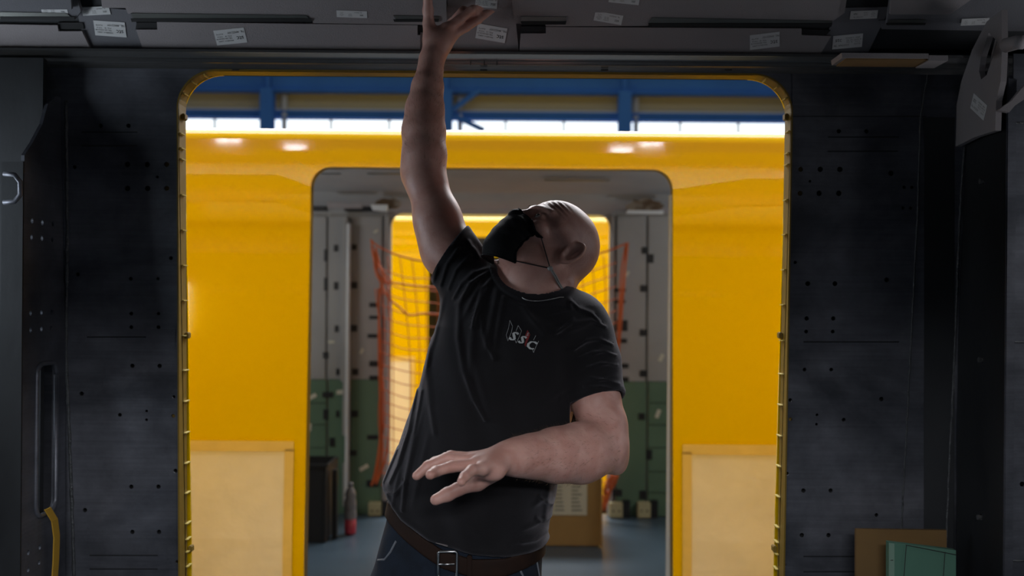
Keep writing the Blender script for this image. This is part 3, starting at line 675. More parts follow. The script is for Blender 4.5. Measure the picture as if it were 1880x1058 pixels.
# mesh cords
for k in range(19):
    x = 722+k*22.0; top = 468+max(0, 12*math.sin((x-700)/430*math.pi)); dx = 8*math.sin(k*1.3)
    rope([(x-10, top), (x-4+dx*.3, 540+random.uniform(-4, 4)), (x+dx, 640), (x+dx*1.2, 740), (x+dx*.6, 830), (x-4, 905)], .0034, 'net_cord')
for k in range(19):
    y = 500+k*22.0
    rope([(700, y-6), (745, y+8+random.uniform(-3, 3)), (790, y+12), (915, y+22), (1040, y+10), (1090, y-4+random.uniform(-3, 3)), (1132, y-18)], .0034, 'net_cord')

# ================================================================== THE HALL
tag(obj('floor', box(-16, 16, -6, 24, -1.1, -1.0), M['hallfloor']), 'grey concrete floor of the assembly hall', kind='structure')
yH = 16.6
HX = lambda px: onY(px, 200, yH).x
HZf = lambda py: onY(889, py, yH).z
tag(obj('wall_far', box(-16, 16, yH+4.30, yH+4.5, -1.0, 8.2), M['beige']), 'distant beige cladding of the hall', kind='structure')
yH = 19.6
col0 = HX(498); step = HX(1143)-HX(821)
ncol = range(-3, 6)
for i in range(-3, 6):
    xa = onY(821, 200, yH).x + (i-1)*step; xb = xa+step
    p = obj('cladding_panel', box(xa+.02, xb-.02, yH+.10, yH+.16, HZf(206), HZf(168), bev=.004), M['beige']); tag(p, kind='structure')
    p.name = 'wall_cladding'; obj('edge_strip', box(xa+.02, xb-.02, yH+.08, yH+.10, HZf(209), HZf(200.5)), M['bwhite'], p)
    wn = obj('window_%d' % (i+4), box(xa, xb, yH+.12, yH+.16, HZf(300), HZf(219)), M['glass']); tag(wn, 'bright daylight window band below the blue beam', kind='structure')
    for s in range(1, 3): 
        xm = xa+(xb-xa)*s/3; obj('mullion', box(xm-.022, xm+.022, yH+.09, yH+.12, HZf(300), HZf(219)), M['bwhite'], wn)
    obj('window_top_rail', box(xa, xb, yH+.09, yH+.12, HZf(221), HZf(219)), M['blue'], wn)
def ibeam(x0, x1, y, z0, z1, fl_=.14, label='', name='steel_beam', m='blue'):
    e = empty(name, ((x0+x1)/2, y, z0), label, 'beam')
    obj('web', box(x0, x1, y-.01, y+.01, z0, z1), M[m], e)
    obj('flange', box(x0, x1, y-fl_, y+fl_, z1-.05, z1), M[m], e); obj('flange', box(x0, x1, y-fl_, y+fl_, z0, z0+.03), M[m], e)
    return e
ub = ibeam(-15, 15, yH-.2, onY(889, 172, yH-.2).z, onY(889, 134, yH-.2).z, label='deep blue steel crane beam along the top of the far hall wall')
for i in range(-4, 7):
    x = onY(821, 200, yH).x+(i)*step; obj('stiffener', box(x-.04, x+.04, yH-.34, yH-.2, onY(889, 172, yH-.2).z, onY(889, 137, yH-.2).z), M['blue'], ub)
ibeam(-15, 15, yH-.05, onY(889, 220, yH-.05).z, onY(889, 206, yH-.05).z, .05, 'slim blue steel rail above the window band')
for i in range(-4, 7):
    x = onY(821, 200, yH).x+i*step
    px = 821+i*322
    e = empty('steel_column', (x, yH-.35, -1), 'blue steel column at the far hall wall, %s' % {-1: 'left of the raised arm', 0: 'just right of the raised arm, with a diagonal brace', 1: 'above the second car door right of the head', 2: 'at the right edge of the doorway'}.get(i, 'beyond the doorway edge'), 'column', 'columns of the hall wall')
    zt3 = onY(889, 166, yH-.35).z; w2 = .115
    obj('flange', box(x-w2, x+w2, yH-.47, yH-.44, -1.0, zt3), M['blue'], e); obj('flange', box(x-w2, x+w2, yH-.24, yH-.21, -1.0, zt3), M['blue'], e)
    obj('web', box(x-.012, x+.012, yH-.44, yH-.24, -1.0, zt3), M['blue'], e)
    obj('downpipe', tube([(x+w2+.13, yH-.05, -1), (x+w2+.13, yH-.05, HZf(176))], .05, seg=10), M['bwhite'], e, True)
    if i == 0:
        obj('brace', tube([(x+.05, yH-.3, HZf(212)), (x+.62, yH-.3, HZf(170))], .05, seg=6), M['blue'], e)
        obj('brace', tube([(x+.05, yH-.3, HZf(214)), (x+.7, yH-.3, HZf(244))], .05, seg=6), M['blue'], e)
tag(obj('wall_upper', box(-16, 16, yH+.25, yH+.4, HZf(172), 7.5), M['beige']), kind='structure')

# hall lamps on the wall behind the photographer (seen only as glints on the paint)
lm = mat('lamp_tube', (1, 1, 1), .5, emit=60)
for i, (px, py, w_) in enumerate(((408, 244, 34), (409, 258, 18), (433, 258, 18), (543, 271, 36), (1140, 276, 38), (1184, 265, 16), (1206, 265, 16), (1176, 250, 16), (1202, 250, 16))):
    r = ray(px, py); T_ = 4.47+14.5; c = Vector((r.x*T_, -10, CZ+r.z*T_)); hw = w_*T_/F/2
    e = empty('ceiling_lamp', c, kind='structure')
    obj('tube_light', box(c.x-hw, c.x+hw, c.y-.0, c.y+.04, c.z-.016, c.z+.016), lm, e); obj('housing', box(c.x-hw-.02, c.x+hw+.02, c.y-.06, c.y, c.z-.05, c.z+.05), M['white'], e)
# ================================================================== THE MAN (distance-field modelling, meshed with surface nets)
f4 = np.float32
class Field:
    def __init__(s, lo, hi, h):
        s.h = h; s.lo = np.array(lo, float); n = np.ceil((np.array(hi)-s.lo)/h).astype(int)+1; s.n = n
        s.F = np.full(tuple(n), .5, f4); s.ax = [(s.lo[i]+h*np.arange(n[i])).astype(f4) for i in range(3)]
    def block(s, lo, hi):
        a = [max(0, int((lo[i]-s.lo[i])/s.h)) for i in range(3)]; b = [min(int(s.n[i]), int((hi[i]-s.lo[i])/s.h)+2) for i in range(3)]
        if any(b[i] <= a[i] for i in range(3)): return None
        sl = tuple(slice(a[i], b[i]) for i in range(3))
        return sl, s.ax[0][sl[0]][:, None, None], s.ax[1][sl[1]][None, :, None], s.ax[2][sl[2]][None, None, :]
    def add(s, lo, hi, fn, k=.01, sub=False):
        pad = k+.012; B = s.block([v-pad for v in lo], [v+pad for v in hi])
        if B is None: return
        sl, X, Y, Z = B; d = fn(X, Y, Z); A = s.F[sl]
        if sub: s.F[sl] = -smin(-A, d, k)
        else: s.F[sl] = smin(A, d, k)
    def cap(s, a, b, ra, rb, k=.01, flat=None, fk=1., sub=False):
        a = np.array(a, float); b = np.array(b, float); r = max(ra, rb)*1.05
        s.add(np.minimum(a, b)-r, np.maximum(a, b)+r, lambda X, Y, Z: capsule(X, Y, Z, a, b, ra, rb, flat, fk), k, sub)
    def ell(s, c, rad, R=None, k=.01, sub=False):
        c = np.array(c, float); r = max(rad); s.add(c-r, c+r, lambda X, Y, Z: ellip(X, Y, Z, c, rad, R), k, sub)
    def chain(s, pts, rs, k=.01, flat=None, fk=1.):
        for i in range(len(pts)-1): s.cap(pts[i], pts[i+1], rs[i], rs[i+1], k, flat, fk)
    def mesh(s, name, m, parent, smooth=True):
        F = s.F; I = F < 0; nx, ny, nz = F.shape
        allp = np.ones((nx-1, ny-1, nz-1), bool); anyp = np.zeros_like(allp)
        for dx in (0, 1):
            for dy in (0, 1):
                for dz in (0, 1):
                    v = I[dx:nx-1+dx, dy:ny-1+dy, dz:nz-1+dz]; allp &= v; anyp |= v
        act = anyp & ~allp; ijk = np.argwhere(act); idx = np.full(act.shape, -1, np.int32); idx[act] = np.arange(len(ijk), dtype=np.int32)
        i, j, k = ijk.T; P = np.zeros((len(ijk), 3)); W = np.zeros(len(ijk))
        cor = {(a, b, c): F[i+a, j+b, k+c] for a in (0, 1) for b in (0, 1) for c in (0, 1)}
        for a in cor:
            for ax in range(3):
                if a[ax] == 0:
                    b = list(a); b[ax] = 1; b = tuple(b); fa, fb = cor[a], cor[b]; mk = (fa < 0) != (fb < 0)
                    t = np.where(mk, fa/np.where(mk, fa-fb, 1), 0); q = np.tile(np.array(a, float), (len(t), 1)); q[:, ax] += t
                    P += q*mk[:, None]; W += mk
        P = (P/W[:, None]+ijk)*s.h+s.lo
        Q = []
        for ax in range(3):
            sh = [slice(None)]*3; s2 = [slice(None)]*3; sh[ax] = slice(0, -1); s2[ax] = slice(1, None)
            A, B = I[tuple(sh)], I[tuple(s2)]; e = np.argwhere(A != B); o1, o2 = [q for q in range(3) if q != ax]
            e = e[(e[:, o1] > 0) & (e[:, o2] > 0) & (e[:, o1] < F.shape[o1]-1) & (e[:, o2] < F.shape[o2]-1)]
            def c(d1, d2):
                g = e.copy(); g[:, o1] -= d1; g[:, o2] -= d2; return idx[g[:, 0], g[:, 1], g[:, 2]]
            q = np.stack([c(1, 1), c(0, 1), c(0, 0), c(1, 0)], 1); ins = A[e[:, 0], e[:, 1], e[:, 2]]
            if ax == 1: ins = ~ins
            q[~ins] = q[~ins][:, ::-1]; Q.append(q)
        Q = np.concatenate(Q)
        me = bpy.data.meshes.new(name); me.vertices.add(len(P)); me.vertices.foreach_set('co', P.astype(f4).ravel())
        me.loops.add(len(Q)*4); me.loops.foreach_set('vertex_index', Q.astype(np.int32).ravel())
        me.polygons.add(len(Q)); me.polygons.foreach_set('loop_start', np.arange(0, len(Q)*4, 4, dtype=np.int32)); me.polygons.foreach_set('loop_total', np.full(len(Q), 4, np.int32))
        me.update(calc_edges=True); me.validate()
        return link(name, me, m, parent, smooth), P
def smin(a, b, k):
    if k <= 0: return np.minimum(a, b)
    h = np.maximum(k-np.abs(a-b), 0)/k; return np.minimum(a, b)-h*h*(k*.25)
def smax(a, b, k): return -smin(-a, -b, k)
def capsule(X, Y, Z, a, b, ra, rb, flat=None, fk=1.):
    d = b-a; L = max(1e-9, float(d@d)); t = np.clip(((X-a[0])*d[0]+(Y-a[1])*d[1]+(Z-a[2])*d[2])/L, 0, 1)
    x = X-a[0]-t*d[0]; y = Y-a[1]-t*d[1]; z = Z-a[2]-t*d[2]; r = ra+(rb-ra)*t; q = x*x+y*y+z*z
    if flat is not None:
        f = x*flat[0]+y*flat[1]+z*flat[2]; q = q+f*f*(fk*fk-1)
    return np.sqrt(q)-r
def ellip(X, Y, Z, c, rad, R=None):
    x, y, z = X-c[0], Y-c[1], Z-c[2]
    if R is not None: x, y, z = R[0][0]*x+R[0][1]*y+R[0][2]*z, R[1][0]*x+R[1][1]*y+R[1][2]*z, R[2][0]*x+R[2][1]*y+R[2][2]*z
    k0 = np.sqrt((x/rad[0])**2+(y/rad[1])**2+(z/rad[2])**2); k1 = np.sqrt((x/rad[0]**2)**2+(y/rad[1]**2)**2+(z/rad[2]**2)**2)
    return k0*(k0-1)/np.maximum(k1, 1e-6)
def A3(v): return np.array((v[0], v[1], v[2]), float)
def J(px, py, d): return A3(onY(px, py, d))

M['skin'] = mat('skin', (.50, .255, .205), .50, 0, scale=26, col2=(.62, .36, .30), bump=.12, bscale=300, c2lo=.35, c2hi=.7)
M['skin'].node_tree.nodes['Principled BSDF'].inputs['Subsurface Weight'].default_value = .12
M['skin'].node_tree.nodes['Principled BSDF'].inputs['Subsurface Radius'].default_value = (.012, .004, .002)
M['tee'] = mat('faded_black_cotton', (.0085, .0078, .009), .92, 0, var=.25, scale=14, bump=.35, bscale=700, spec=.25)
_b = M['tee'].node_tree.nodes['Principled BSDF']; _b.inputs['Sheen Weight'].default_value = .3; _b.inputs['Sheen Roughness'].default_value = .45; _b.inputs['Sheen Tint'].default_value = (.75, .72, .8, 1)
M['jean'] = mat('dark_denim', (.009, .014, .024), .9, 0, var=.35, scale=22, bump=.4, bscale=600, spec=.25)
M['belt'] = mat('brown_leather', (.016, .007, .004), .75, 0, var=.25, scale=30, spec=.2)
M['maskk'] = mat('black_mask_cloth', (.009, .009, .010), .85, 0, bump=.4, bscale=500, spec=.2)
M['steel'] = mat('silver_metal', (.55, .55, .55), .3, 1.)
M['eye'] = mat('eye_white', (.55, .50, .48), .15)
M['iris'] = mat('iris_dark', (.03, .03, .03), .1)
M['shoe'] = mat('black_work_shoe', (.015, .015, .015), .5)
M['cord'] = mat('grey_cord', (.30, .30, .29), .7)
M['lw'] = mat('shirt_print_white', (.50, .52, .52), .8)
M['lr'] = mat('shirt_print_red', (.30, .03, .03), .8)

man = empty('person', (J(850, 1010, 2.27)[0], 2.26, 0), 'bald man in a black T-shirt and face mask reaching up to the ceiling panels', 'person')
DT = 2.27
rows = [(510, 885, 1020, .060), (535, 845, 1055, .085), (560, 822, 1082, .105), (600, 800, 1094, .120), (680, 778, 1080, .128), (760, 752, 1066, .132), (840, 724, 1044, .142), (880, 708, 1024, .146), (920, 704, 1014, .144), (960, 704, 1008, .138), (1020, 702, 1004, .132)]
rz = []
for py, L, R, hd_ in rows[::-1]:
    a = J(L, py, DT); b = J(R, py, DT); rz.append(((a[2]+b[2])/2, (a[0]+b[0])/2, (b[0]-a[0])/2, hd_))
rz = np.array(rz); 
def torso(X, Y, Z, off=0., zz=rz, yaw=math.radians(-10), cy=DT, lean=.0):
    z = Z; cx = np.interp(z, zz[:, 0], zz[:, 1]); a = np.interp(z, zz[:, 0], zz[:, 2])+off; b = np.interp(z, zz[:, 0], zz[:, 3])+off
    ys = cy-.012*np.exp(-((z-1.14)/.13)**2)
    c, s_ = math.cos(yaw), math.sin(yaw); x = X-cx; y = Y-ys; u = c*x+s_*y; v = -s_*x+c*y
    au, bv = np.abs(u)/a, np.abs(v)/b
    k0 = (au**2.3+bv**2.3)**(1/2.3)
    r = np.sqrt(u*u+v*v)+1e-6
    return r*(1-1/np.maximum(k0, 1e-4))
# ---------- joints
shR = J(868, 520, 2.30); elR = J(779, 312, 2.36); wrR = J(792, 112, 2.46)
shL = J(1068, 612, 2.25); elL = J(1108, 812, 2.16); wrL = J(932, 841, 1.99)
hc = np.array(J(1019, 449, 2.26))
def nrmz(v): v = np.array(v, float); return v/np.linalg.norm(v)
fwd = nrmz((-.60, -.36, .74)); up_ = nrmz((.72, .42, .66)); up_ = nrmz(up_-fwd*(up_@fwd)); lat = np.cross(fwd, up_); lat = nrmz(lat)   # his left
if lat[1] > 0: lat = -lat
RH = np.stack([lat, fwd, up_])        # world -> local rows
def H(p): return hc+lat*p[0]+fwd*p[1]+up_*p[2]
HS = .925
def head(X, Y, Z):
    x0, y0, z0 = X-hc[0], Y-hc[1], Z-hc[2]
    x = (RH[0][0]*x0+RH[0][1]*y0+RH[0][2]*z0)/HS; y = (RH[1][0]*x0+RH[1][1]*y0+RH[1][2]*z0)/HS; z = (RH[2][0]*x0+RH[2][1]*y0+RH[2][2]*z0)/HS
    E = lambda c, r: ellip(x, y, z, c, r)
    Cc = lambda a, b, ra, rb: capsule(x, y, z, np.array(a, float), np.array(b, float), ra, rb)
    d = E((0, -.012, .018), (.076, .096, .088))
    d = smin(d, E((0, .030, .010), (.066, .062, .070)), .03)
    d = smin(d, E((0, .030, -.060), (.056, .058, .055)), .03)
    for s in (-1, 1):
        d = smin(d, Cc((s*.056, -.002, -.072), (s*.016, .070, -.104), .016, .018), .03)
        d = smin(d, E((s*.042, .072, -.033), (.024, .023, .020)), .02)
        d = smin(d, Cc((s*.010, .094, .012), (s*.044, .078, .016), .011, .009), .012)
        d = smin(d, Cc((s*.060, .045, .0), (s*.068, .01, -.005), .012, .012), .02)
    d = smin(d, E((0, .080, -.101), (.024, .018, .018)), .02)
    d = smin(d, E((0, .086, -.068), (.034, .022, .026)), .02)
    d = smin(d, Cc((0, .094, .004), (0, .120, -.038), .009, .0125), .012)
    for s in (-1, 1):
        d = smin(d, E((s*.013, .108, -.042), (.009, .010, .008)), .008)
        e = np.array((s*.032, .083, -.008))
        d = smax(d, -ellip(x, y, z, (s*.030, .103, -.008), (.018, .016, .012)), .012)
        lid = ellip(x, y, z, e, (.0158, .0150, .0150)); lid = smax(lid, -ellip(x, y, z, e+np.array((0, .015, -.001)), (.0120, .014, .0062)), .002)
        d = smin(d, lid, .004)
        d = smin(d, Cc((s*.018, .094, -.021), (s*.040, .086, -.022), .004, .004), .006)
    d = smin(d, Cc((-.016, .099, -.075), (.016, .099, -.075), .006, .006), .006)
    d = smin(d, Cc((-.015, .098, -.086), (.015, .098, -.086), .007, .007), .006)
    # forehead and crow's feet creases
    wr = np.exp(-((x/.05)**2))*(y > .05)
    d = d+.0012*np.sin((z+ .35*np.abs(x))*2*math.pi/.0105)*np.exp(-((z-.045)/.020)**2)*np.clip((y-.045)/.02, 0, 1)
    # nape roll
    d = smin(d, Cc((-.035, -.078, -.052), (.035, -.078, -.052), .014, .014), .02)
    # ears
    for s in (-1, 1):
        ex = s*.083
        ca, sa = math.cos(.62), math.sin(.62)
        xe = s*(x-ex); ye = y+.012; ze = z+.022
        u = ca*xe+sa*ye*1.; v = -sa*xe+ca*ye       # ear plane tilted out at the back
        tilt = .22; vv = v*math.cos(tilt)-ze*math.sin(tilt)*-1; zq = ze*math.cos(tilt)-v*math.sin(tilt)
        base = (np.sqrt((u/.0065)**2+(vv/.0165)**2+(zq/.031)**2)-1)*.0065
        ring = np.sqrt((np.sqrt((vv/.0165)**2+(zq/.030)**2)-1)**2*.0225**2+(u-.0040)**2)-.0052
        ring = smin(ring, ellip(u, vv, zq, (.001, .004, -.027), (.005, .009, .009)), .004)
        con = ellip(u, vv, zq, (.007, -.001, -.001), (.0075, .0105, .021))
        ear = smin(base, ring, .003); ear = smax(ear, -con, .003)
        anti = ellip(u, vv, zq, (.001, -.005, .004), (.005, .0025, .014)); ear = smin(ear, anti, .002)
        ear = smin(ear, ellip(u, vv, zq, (.003, .012, -.010), (.004, .004, .006)), .003)
        d = smin(d, ear, .006)
    return d*HS
# ---------- skin
SK = Field((-.40, 1.76, 1.02), (.31, 2.66, 2.235), .0027)
def limbR(sc=0.):
    return
SK.add((-.3, 2.1, 1.04), (.22, 2.42, 1.60), lambda X, Y, Z: torso(X, Y, Z, -.017), .01)
SK.cap(J(880, 545, 2.28), J(1050, 606, 2.26), .056, .048, .04)
# right arm
pts = [shR, J(833, 470, 2.31), J(803, 400, 2.33), J(781, 330, 2.36), J(779, 285, 2.375), J(778, 240, 2.395), J(780, 200, 2.41), J(785, 160, 2.43), J(790, 128, 2.45), wrR]
SK.chain(pts, [.056, .0530, .0495, .0440, .0470, .0462, .0410, .0335, .0262, .0245], .02)
SK.ell(J(752, 318, 2.385), (.016, .02, .022), None, .03)
SK.ell(J(800, 440, 2.33), (.036, .05, .07), None, .03)
# left arm
pts = [shL, J(1086, 680, 2.22), J(1096, 740, 2.19), J(1106, 790, 2.17), elL]
SK.chain(pts, [.052, .0490, .0470, .0465, .0460], .02)
SK.chain([J(1106, 826, 2.15), J(1065, 832, 2.11), J(1020, 836, 2.07), J(975, 838, 2.03), J(945, 840, 2.0), wrL], [.0500, .0570, .0500, .0385, .0310, .0285], .025)
SK.ell(J(1134, 848, 2.17), (.019, .022, .026), None, .025)
SK.ell(J(1120, 775, 2.16), (.030, .035, .035), None, .02)
# neck
SK.cap(J(982, 560, 2.29), hc-up_*.055-fwd*.012, .070, .061, .03)
SK.cap(J(984, 550, 2.24), H((0, .045, -.085)), .050, .030, .035)
SK.cap(J(990, 560, 2.30), J(1035, 470, 2.30), .06, .052, .03)
SK.add(hc-.165, hc+.165, head, .018)
# left hand: palm and fingers
def fin(pts, rs, k=.004): SK.chain([J(*p) for p in pts], rs, k)
kn = [(868, 842, 1.985), (865, 847, 1.955), (872, 853, 1.925), (884, 862, 1.90)]          # knuckles: index .. little
for (q, r) in zip(kn, (.0135, .0140, .0135, .0125)):
    SK.cap(J(928, 841, 1.985), J(*q), .021, r, .014)
SK.ell(J(900, 858, 1.95), (.034, .032, .017), None, .012)
SK.ell(J(905, 868, 1.935), (.022, .02, .016), None, .01)
fin([kn[0], (828, 838, 1.985), (798, 849, 1.98), (778, 862, 1.975)], [.0120, .0105, .0096, .0082])
fin([kn[1], (820, 842, 1.950), (786, 856, 1.94), (765, 874, 1.93)], [.0122, .0108, .0098, .0084])
fin([kn[2], (830, 857, 1.905), (800, 866, 1.885), (790, 872, 1.862)], [.0118, .0104, .0098, .0088])
fin([kn[3], (866, 864, 1.875), (853, 876, 1.850), (847, 885, 1.835)], [.0115, .0102, .0092, .0080])
fin([(905, 868, 1.965), (876, 886, 1.975), (840, 899, 1.975), (822, 908, 1.97), (800, 918, 1.965)], [.018, .0155, .0118, .0122, .0105], .008)
SK.cap(J(868, 850, 1.975), J(880, 884, 1.972), .008, .008, .012)     # web between thumb and index
# right hand on the panels
def T(px, py, off): return A3(onS(px, py, off))
tI = T(891, -1, .022); tM = T(904, 17, .018)
mI = J(822, 52, 2.478); mM = J(832, 63, 2.49); mR = J(828, 60, 2.513); mP = J(812, 58, 2.53)
for q, r in ((mI, .0145), (mM, .0145), (mR, .0135), (mP, .0125)): SK.cap(wrR, q, .0215, r, .014)
SK.cap(J(790, 100, 2.46), J(792, 58, 2.475), .0185, .0155, .014)
SK.ell(J(803, 76, 2.47), (.030, .022, .028), None, .014)
def fin2(P, rs, k=.004): SK.chain(P, rs, k)
fin2([mI, J(842, 37, 2.484), J(866, 19, 2.49), tI], [.0125, .0112, .0102, .0085])
fin2([mM, J(855, 50, 2.500), J(878, 36, 2.51), tM], [.0125, .0110, .0100, .0085])
fin2([mR, J(850, 42, 2.515), J(872, 22, 2.505), T(893, 4, .016)], [.0115, .0100, .0092, .0080])
fin2([mP, J(830, 40, 2.525), J(848, 20, 2.50), T(862, 2, .020)], [.0110, .0095, .0085, .0075])
fin2([J(790, 72, 2.475), J(787, 44, 2.475), J(786, 20, 2.465), J(785, -14, 2.44)], [.0165, .0128, .0118, .0105], .008)
SK.cap(J(798, 62, 2.478), J(815, 52, 2.478), .008, .009, .012)
skin, SP = SK.mesh('body', M['skin'], man)
del SK
def bvh(o):
    me = o.data; return BVHTree.FromPolygons([v.co[:] for v in me.vertices], [p.vertices[:] for p in me.polygons])
BS = bvh(skin)
def hit(px, py, B, off=.001, far=None):
    r = ray(px, py).normalized(); h = B.ray_cast(Vector((0, 0, CZ)), r)
    if h[0] is None:
        return None
    return h[0]-r*off
# ---------- shirt
SH = Field((-.36, 1.98, .97), (.30, 2.52, 1.78), .0027)
sb = SH.block((-.36, 1.98, .97), (.30, 2.52, 1.78)); _, X, Y, Z = sb
Fo = smax(torso(X, Y, Z, 0.), Z-J(950, 518, 2.27)[2], .05)
a = J(880, 545, 2.28); b = J(1058, 606, 2.26); Fo = smin(Fo, capsule(X, Y, Z, a, b, .072, .064), .05)
Fo = smin(Fo, capsule(X, Y, Z, J(975, 545, 2.30), J(900, 525, 2.31), .046, .046), .03)
Fo = smin(Fo, capsule(X, Y, Z, J(985, 550, 2.30), J(1050, 585, 2.28), .050, .050), .04)
# right sleeve
s0 = J(868, 528, 2.30); s1 = J(796, 396, 2.33)
slR = smin(capsule(X, Y, Z, s0, J(834, 470, 2.315), .069, .0655), capsule(X, Y, Z, J(834, 470, 2.315), s1, .0640, .0610), .01)
Fo = smin(Fo, capsule(X, Y, Z, J(848, 482, 2.31), J(905, 545, 2.30), .056, .050), .02)
Fo = smin(Fo, slR, .03)
# left sleeve
l0 = J(1066, 614, 2.25); l1 = J(1098, 728, 2.20)
slL = smin(capsule(X, Y, Z, l0, J(1084, 670, 2.225), .066, .0650), capsule(X, Y, Z, J(1084, 670, 2.225), J(1100, 790, 2.18), .0650, .0600), .01)
Fo = smin(Fo, slL, .035)
# folds
def fold(px0, py0, px1, py1, d, r, amp, w=1.):
    """a soft ridge along a line on the front of the cloth"""
    a = J(px0, py0, d); b = J(px1, py1, d); q = capsule(X, np.float32(0)*Y+Y, Z, a, b, 0, 0)
    return q
wr = np.zeros_like(Fo)
def ridge(p, q, width, amp):
    global wr
    a, b = J(*p), J(*q); dvec = b-a; L = float(dvec@dvec)
    t = np.clip(((X-a[0])*dvec[0]+(Z-a[2])*dvec[2])/(dvec[0]**2+dvec[2]**2), 0, 1)
    dx = X-a[0]-t*dvec[0]; dz = Z-a[2]-t*dvec[2]; r2 = (dx*dx+dz*dz)/(width*width)
    wr -= (1.0*amp*np.exp(-r2)*np.sin(np.pi*np.clip(t*.94+.03, 0, 1))**.5)*np.exp(-np.clip(Y-2.30, 0, 1)/.05)
random.seed(11)
for (x0, y0, x1, y1, wd, am) in ((905, 505, 868, 590, .006, .006), (893, 500, 850, 585, .005, .005), (915, 520, 892, 640, .007, .006), (880, 505, 835, 560, .005, .004), (925, 540, 905, 660, .006, .004),
    (870, 585, 862, 700, .008, .005), (865, 640, 900, 760, .009, .004), (812, 545, 790, 640, .006, .0035), (800, 600, 770, 720, .006, .003), (760, 760, 722, 880, .005, .0035), (775, 760, 742, 900, .005, .003), (790, 790, 762, 920, .006, .003),
    (745, 800, 712, 890, .004, .003), (735, 860, 722, 930, .004, .0035), (945, 570, 1010, 600, .008, .004), (1000, 585, 1060, 570, .006, .004), (1030, 610, 1090, 590, .006, .005), (1040, 640, 1105, 612, .006, .004),
    (1060, 660, 1120, 635, .005, .0045), (1058, 682, 1125, 660, .005, .0045), (1060, 702, 1130, 688, .004, .004), (1010, 870, 1000, 960, .006, .004), (1000, 800, 1040, 780, .008, .004), (980, 920, 1008, 900, .006, .004),
    (960, 960, 1004, 950, .005, .004), (940, 985, 1002, 975, .005, .003), (1000, 730, 1050, 700, .008, .004), (900, 980, 860, 940, .010, .003)):
    ridge((x0, y0, 2.2), (x1, y1, 2.2), wd, am)
def pfold(pts, width, amp, yb=2.30):
    global wr
    r2 = None; P = [J(x, y, 2.2) for x, y in pts]; n = len(P)-1
    for i in range(n):
        a, b = P[i], P[i+1]; dv = b-a
        t = np.clip(((X-a[0])*dv[0]+(Z-a[2])*dv[2])/(dv[0]**2+dv[2]**2), 0, 1)
        wv = width*(.35+.65*math.sin(math.pi*(i+.5)/n))
        q = ((X-a[0]-t*dv[0])**2+(Z-a[2]-t*dv[2])**2)/(wv*wv); r2 = q if r2 is None else np.minimum(r2, q)
    wr -= .8*amp*np.exp(-r2)*np.exp(-np.clip(Y-yb, 0, 1)/.05)
for pts, wd, am in (([(905, 492), (862, 520), (843, 560), (842, 620), (853, 680), (872, 730), (892, 765)], .0065, .0085), ([(908, 505), (885, 530), (876, 565), (868, 600)], .005, .0075), ([(900, 490), (870, 500), (846, 522), (832, 548)], .005, .006),
    ([(884, 580), (887, 610), (896, 635), (908, 655)], .0055, .006), ([(925, 545), (960, 562), (980, 590), (1000, 612), (1025, 605), (1050, 585)], .0065, .006), ([(1048, 552), (1062, 566), (1085, 575), (1100, 590)], .005, .007), ([(1045, 548), (1046, 565)], .004, .006),
    ([(1020, 610), (1050, 592), (1085, 588), (1112, 600)], .005, .007), ([(1052, 640), (1075, 625), (1100, 622), (1124, 632)], .0045, .0065), ([(1060, 655), (1085, 645), (1110, 645), (1130, 652)], .004, .006), ([(1075, 672), (1100, 664), (1132, 670)], .004, .006),
    ([(1080, 690), (1105, 694), (1134, 702)], .004, .0055), ([(1070, 706), (1100, 706), (1136, 716)], .004, .0055), ([(786, 620), (782, 680), (790, 740), (800, 790)], .008, .006), ([(760, 720), (748, 790), (732, 850), (716, 885)], .005, .005), ([(772, 720), (760, 800), (748, 870), (742, 930)], .0055, .0055),
    ([(790, 520), (800, 480), (820, 450)], .005, .005), ([(805, 525), (818, 485), (840, 455)], .005, .0055), ([(822, 530), (836, 495), (862, 468)], .005, .005), ([(858, 440), (866, 455)], .004, .006), ([(868, 452), (878, 470)], .004, .006),
    ([(985, 945), (995, 955), (1012, 952)], .005, .006), ([(990, 905), (1002, 915), (1014, 925)], .005, .006), ([(960, 985), (985, 985), (1005, 978)], .005, .005), ([(725, 830), (708, 870), (700, 890)], .004, .005), ([(712, 905), (730, 900), (745, 880)], .004, .005)):
    pfold(pts, wd, am)
# broad cloth undulation
wr += .0022*np.sin(X*46+3*np.sin(Z*11)+1.2)*np.sin(Z*17+2*np.sin(X*9))+.0011*np.sin(X*95+Z*25)
neck = capsule(X, Y, Z, J(988, 574, 2.262), J(962, 420, 2.20), .0745, .075)
wr *= np.clip((neck-.006)/.022, 0, 1)
Fo0 = Fo; Fo = Fo+wr
# hem, cuffs, neck opening
zh = np.interp(X, [J(x, 900, 2.2)[0] for x in (690, 712, 740, 790, 870, 940, 1005)], [J(900, y, 2.16)[2] for y in (905, 925, 958, 990, 1012, 1019, 1012)])
edge = Z-zh; Fo = Fo-.0035*np.exp(-((edge-.008)/.006)**2)                # stitched hem stands out a little
cR = J(822, 466, 2.30); nR = nrmz((-.83, .06, .56)); tR = (X-cR[0])*nR[0]+(Y-cR[1])*nR[1]+(Z-cR[2])*nR[2]
nearR = slR < .02
cutR = np.where((slR < .06) & (X < J(880, 450, 2.3)[0]) & (Z > J(880, 540, 2.3)[2]), tR, -1.)
nL = nrmz(J(1100, 735, 2.19)-l0); cL = J(1098, 735, 2.19); tL = (X-cL[0])*nL[0]+(Y-cL[1])*nL[1]+(Z-cL[2])*nL[2]
cutL = np.where((slL < .03) & (X > J(1046, 700, 2.2)[0]), tL, -1.)
Fo = Fo-np.where(slL < .03, .002*np.exp(-((tL+.008)/.005)**2), 0)-np.where(slR < .03, .002*np.exp(-((tR+.007)/.005)**2), 0)
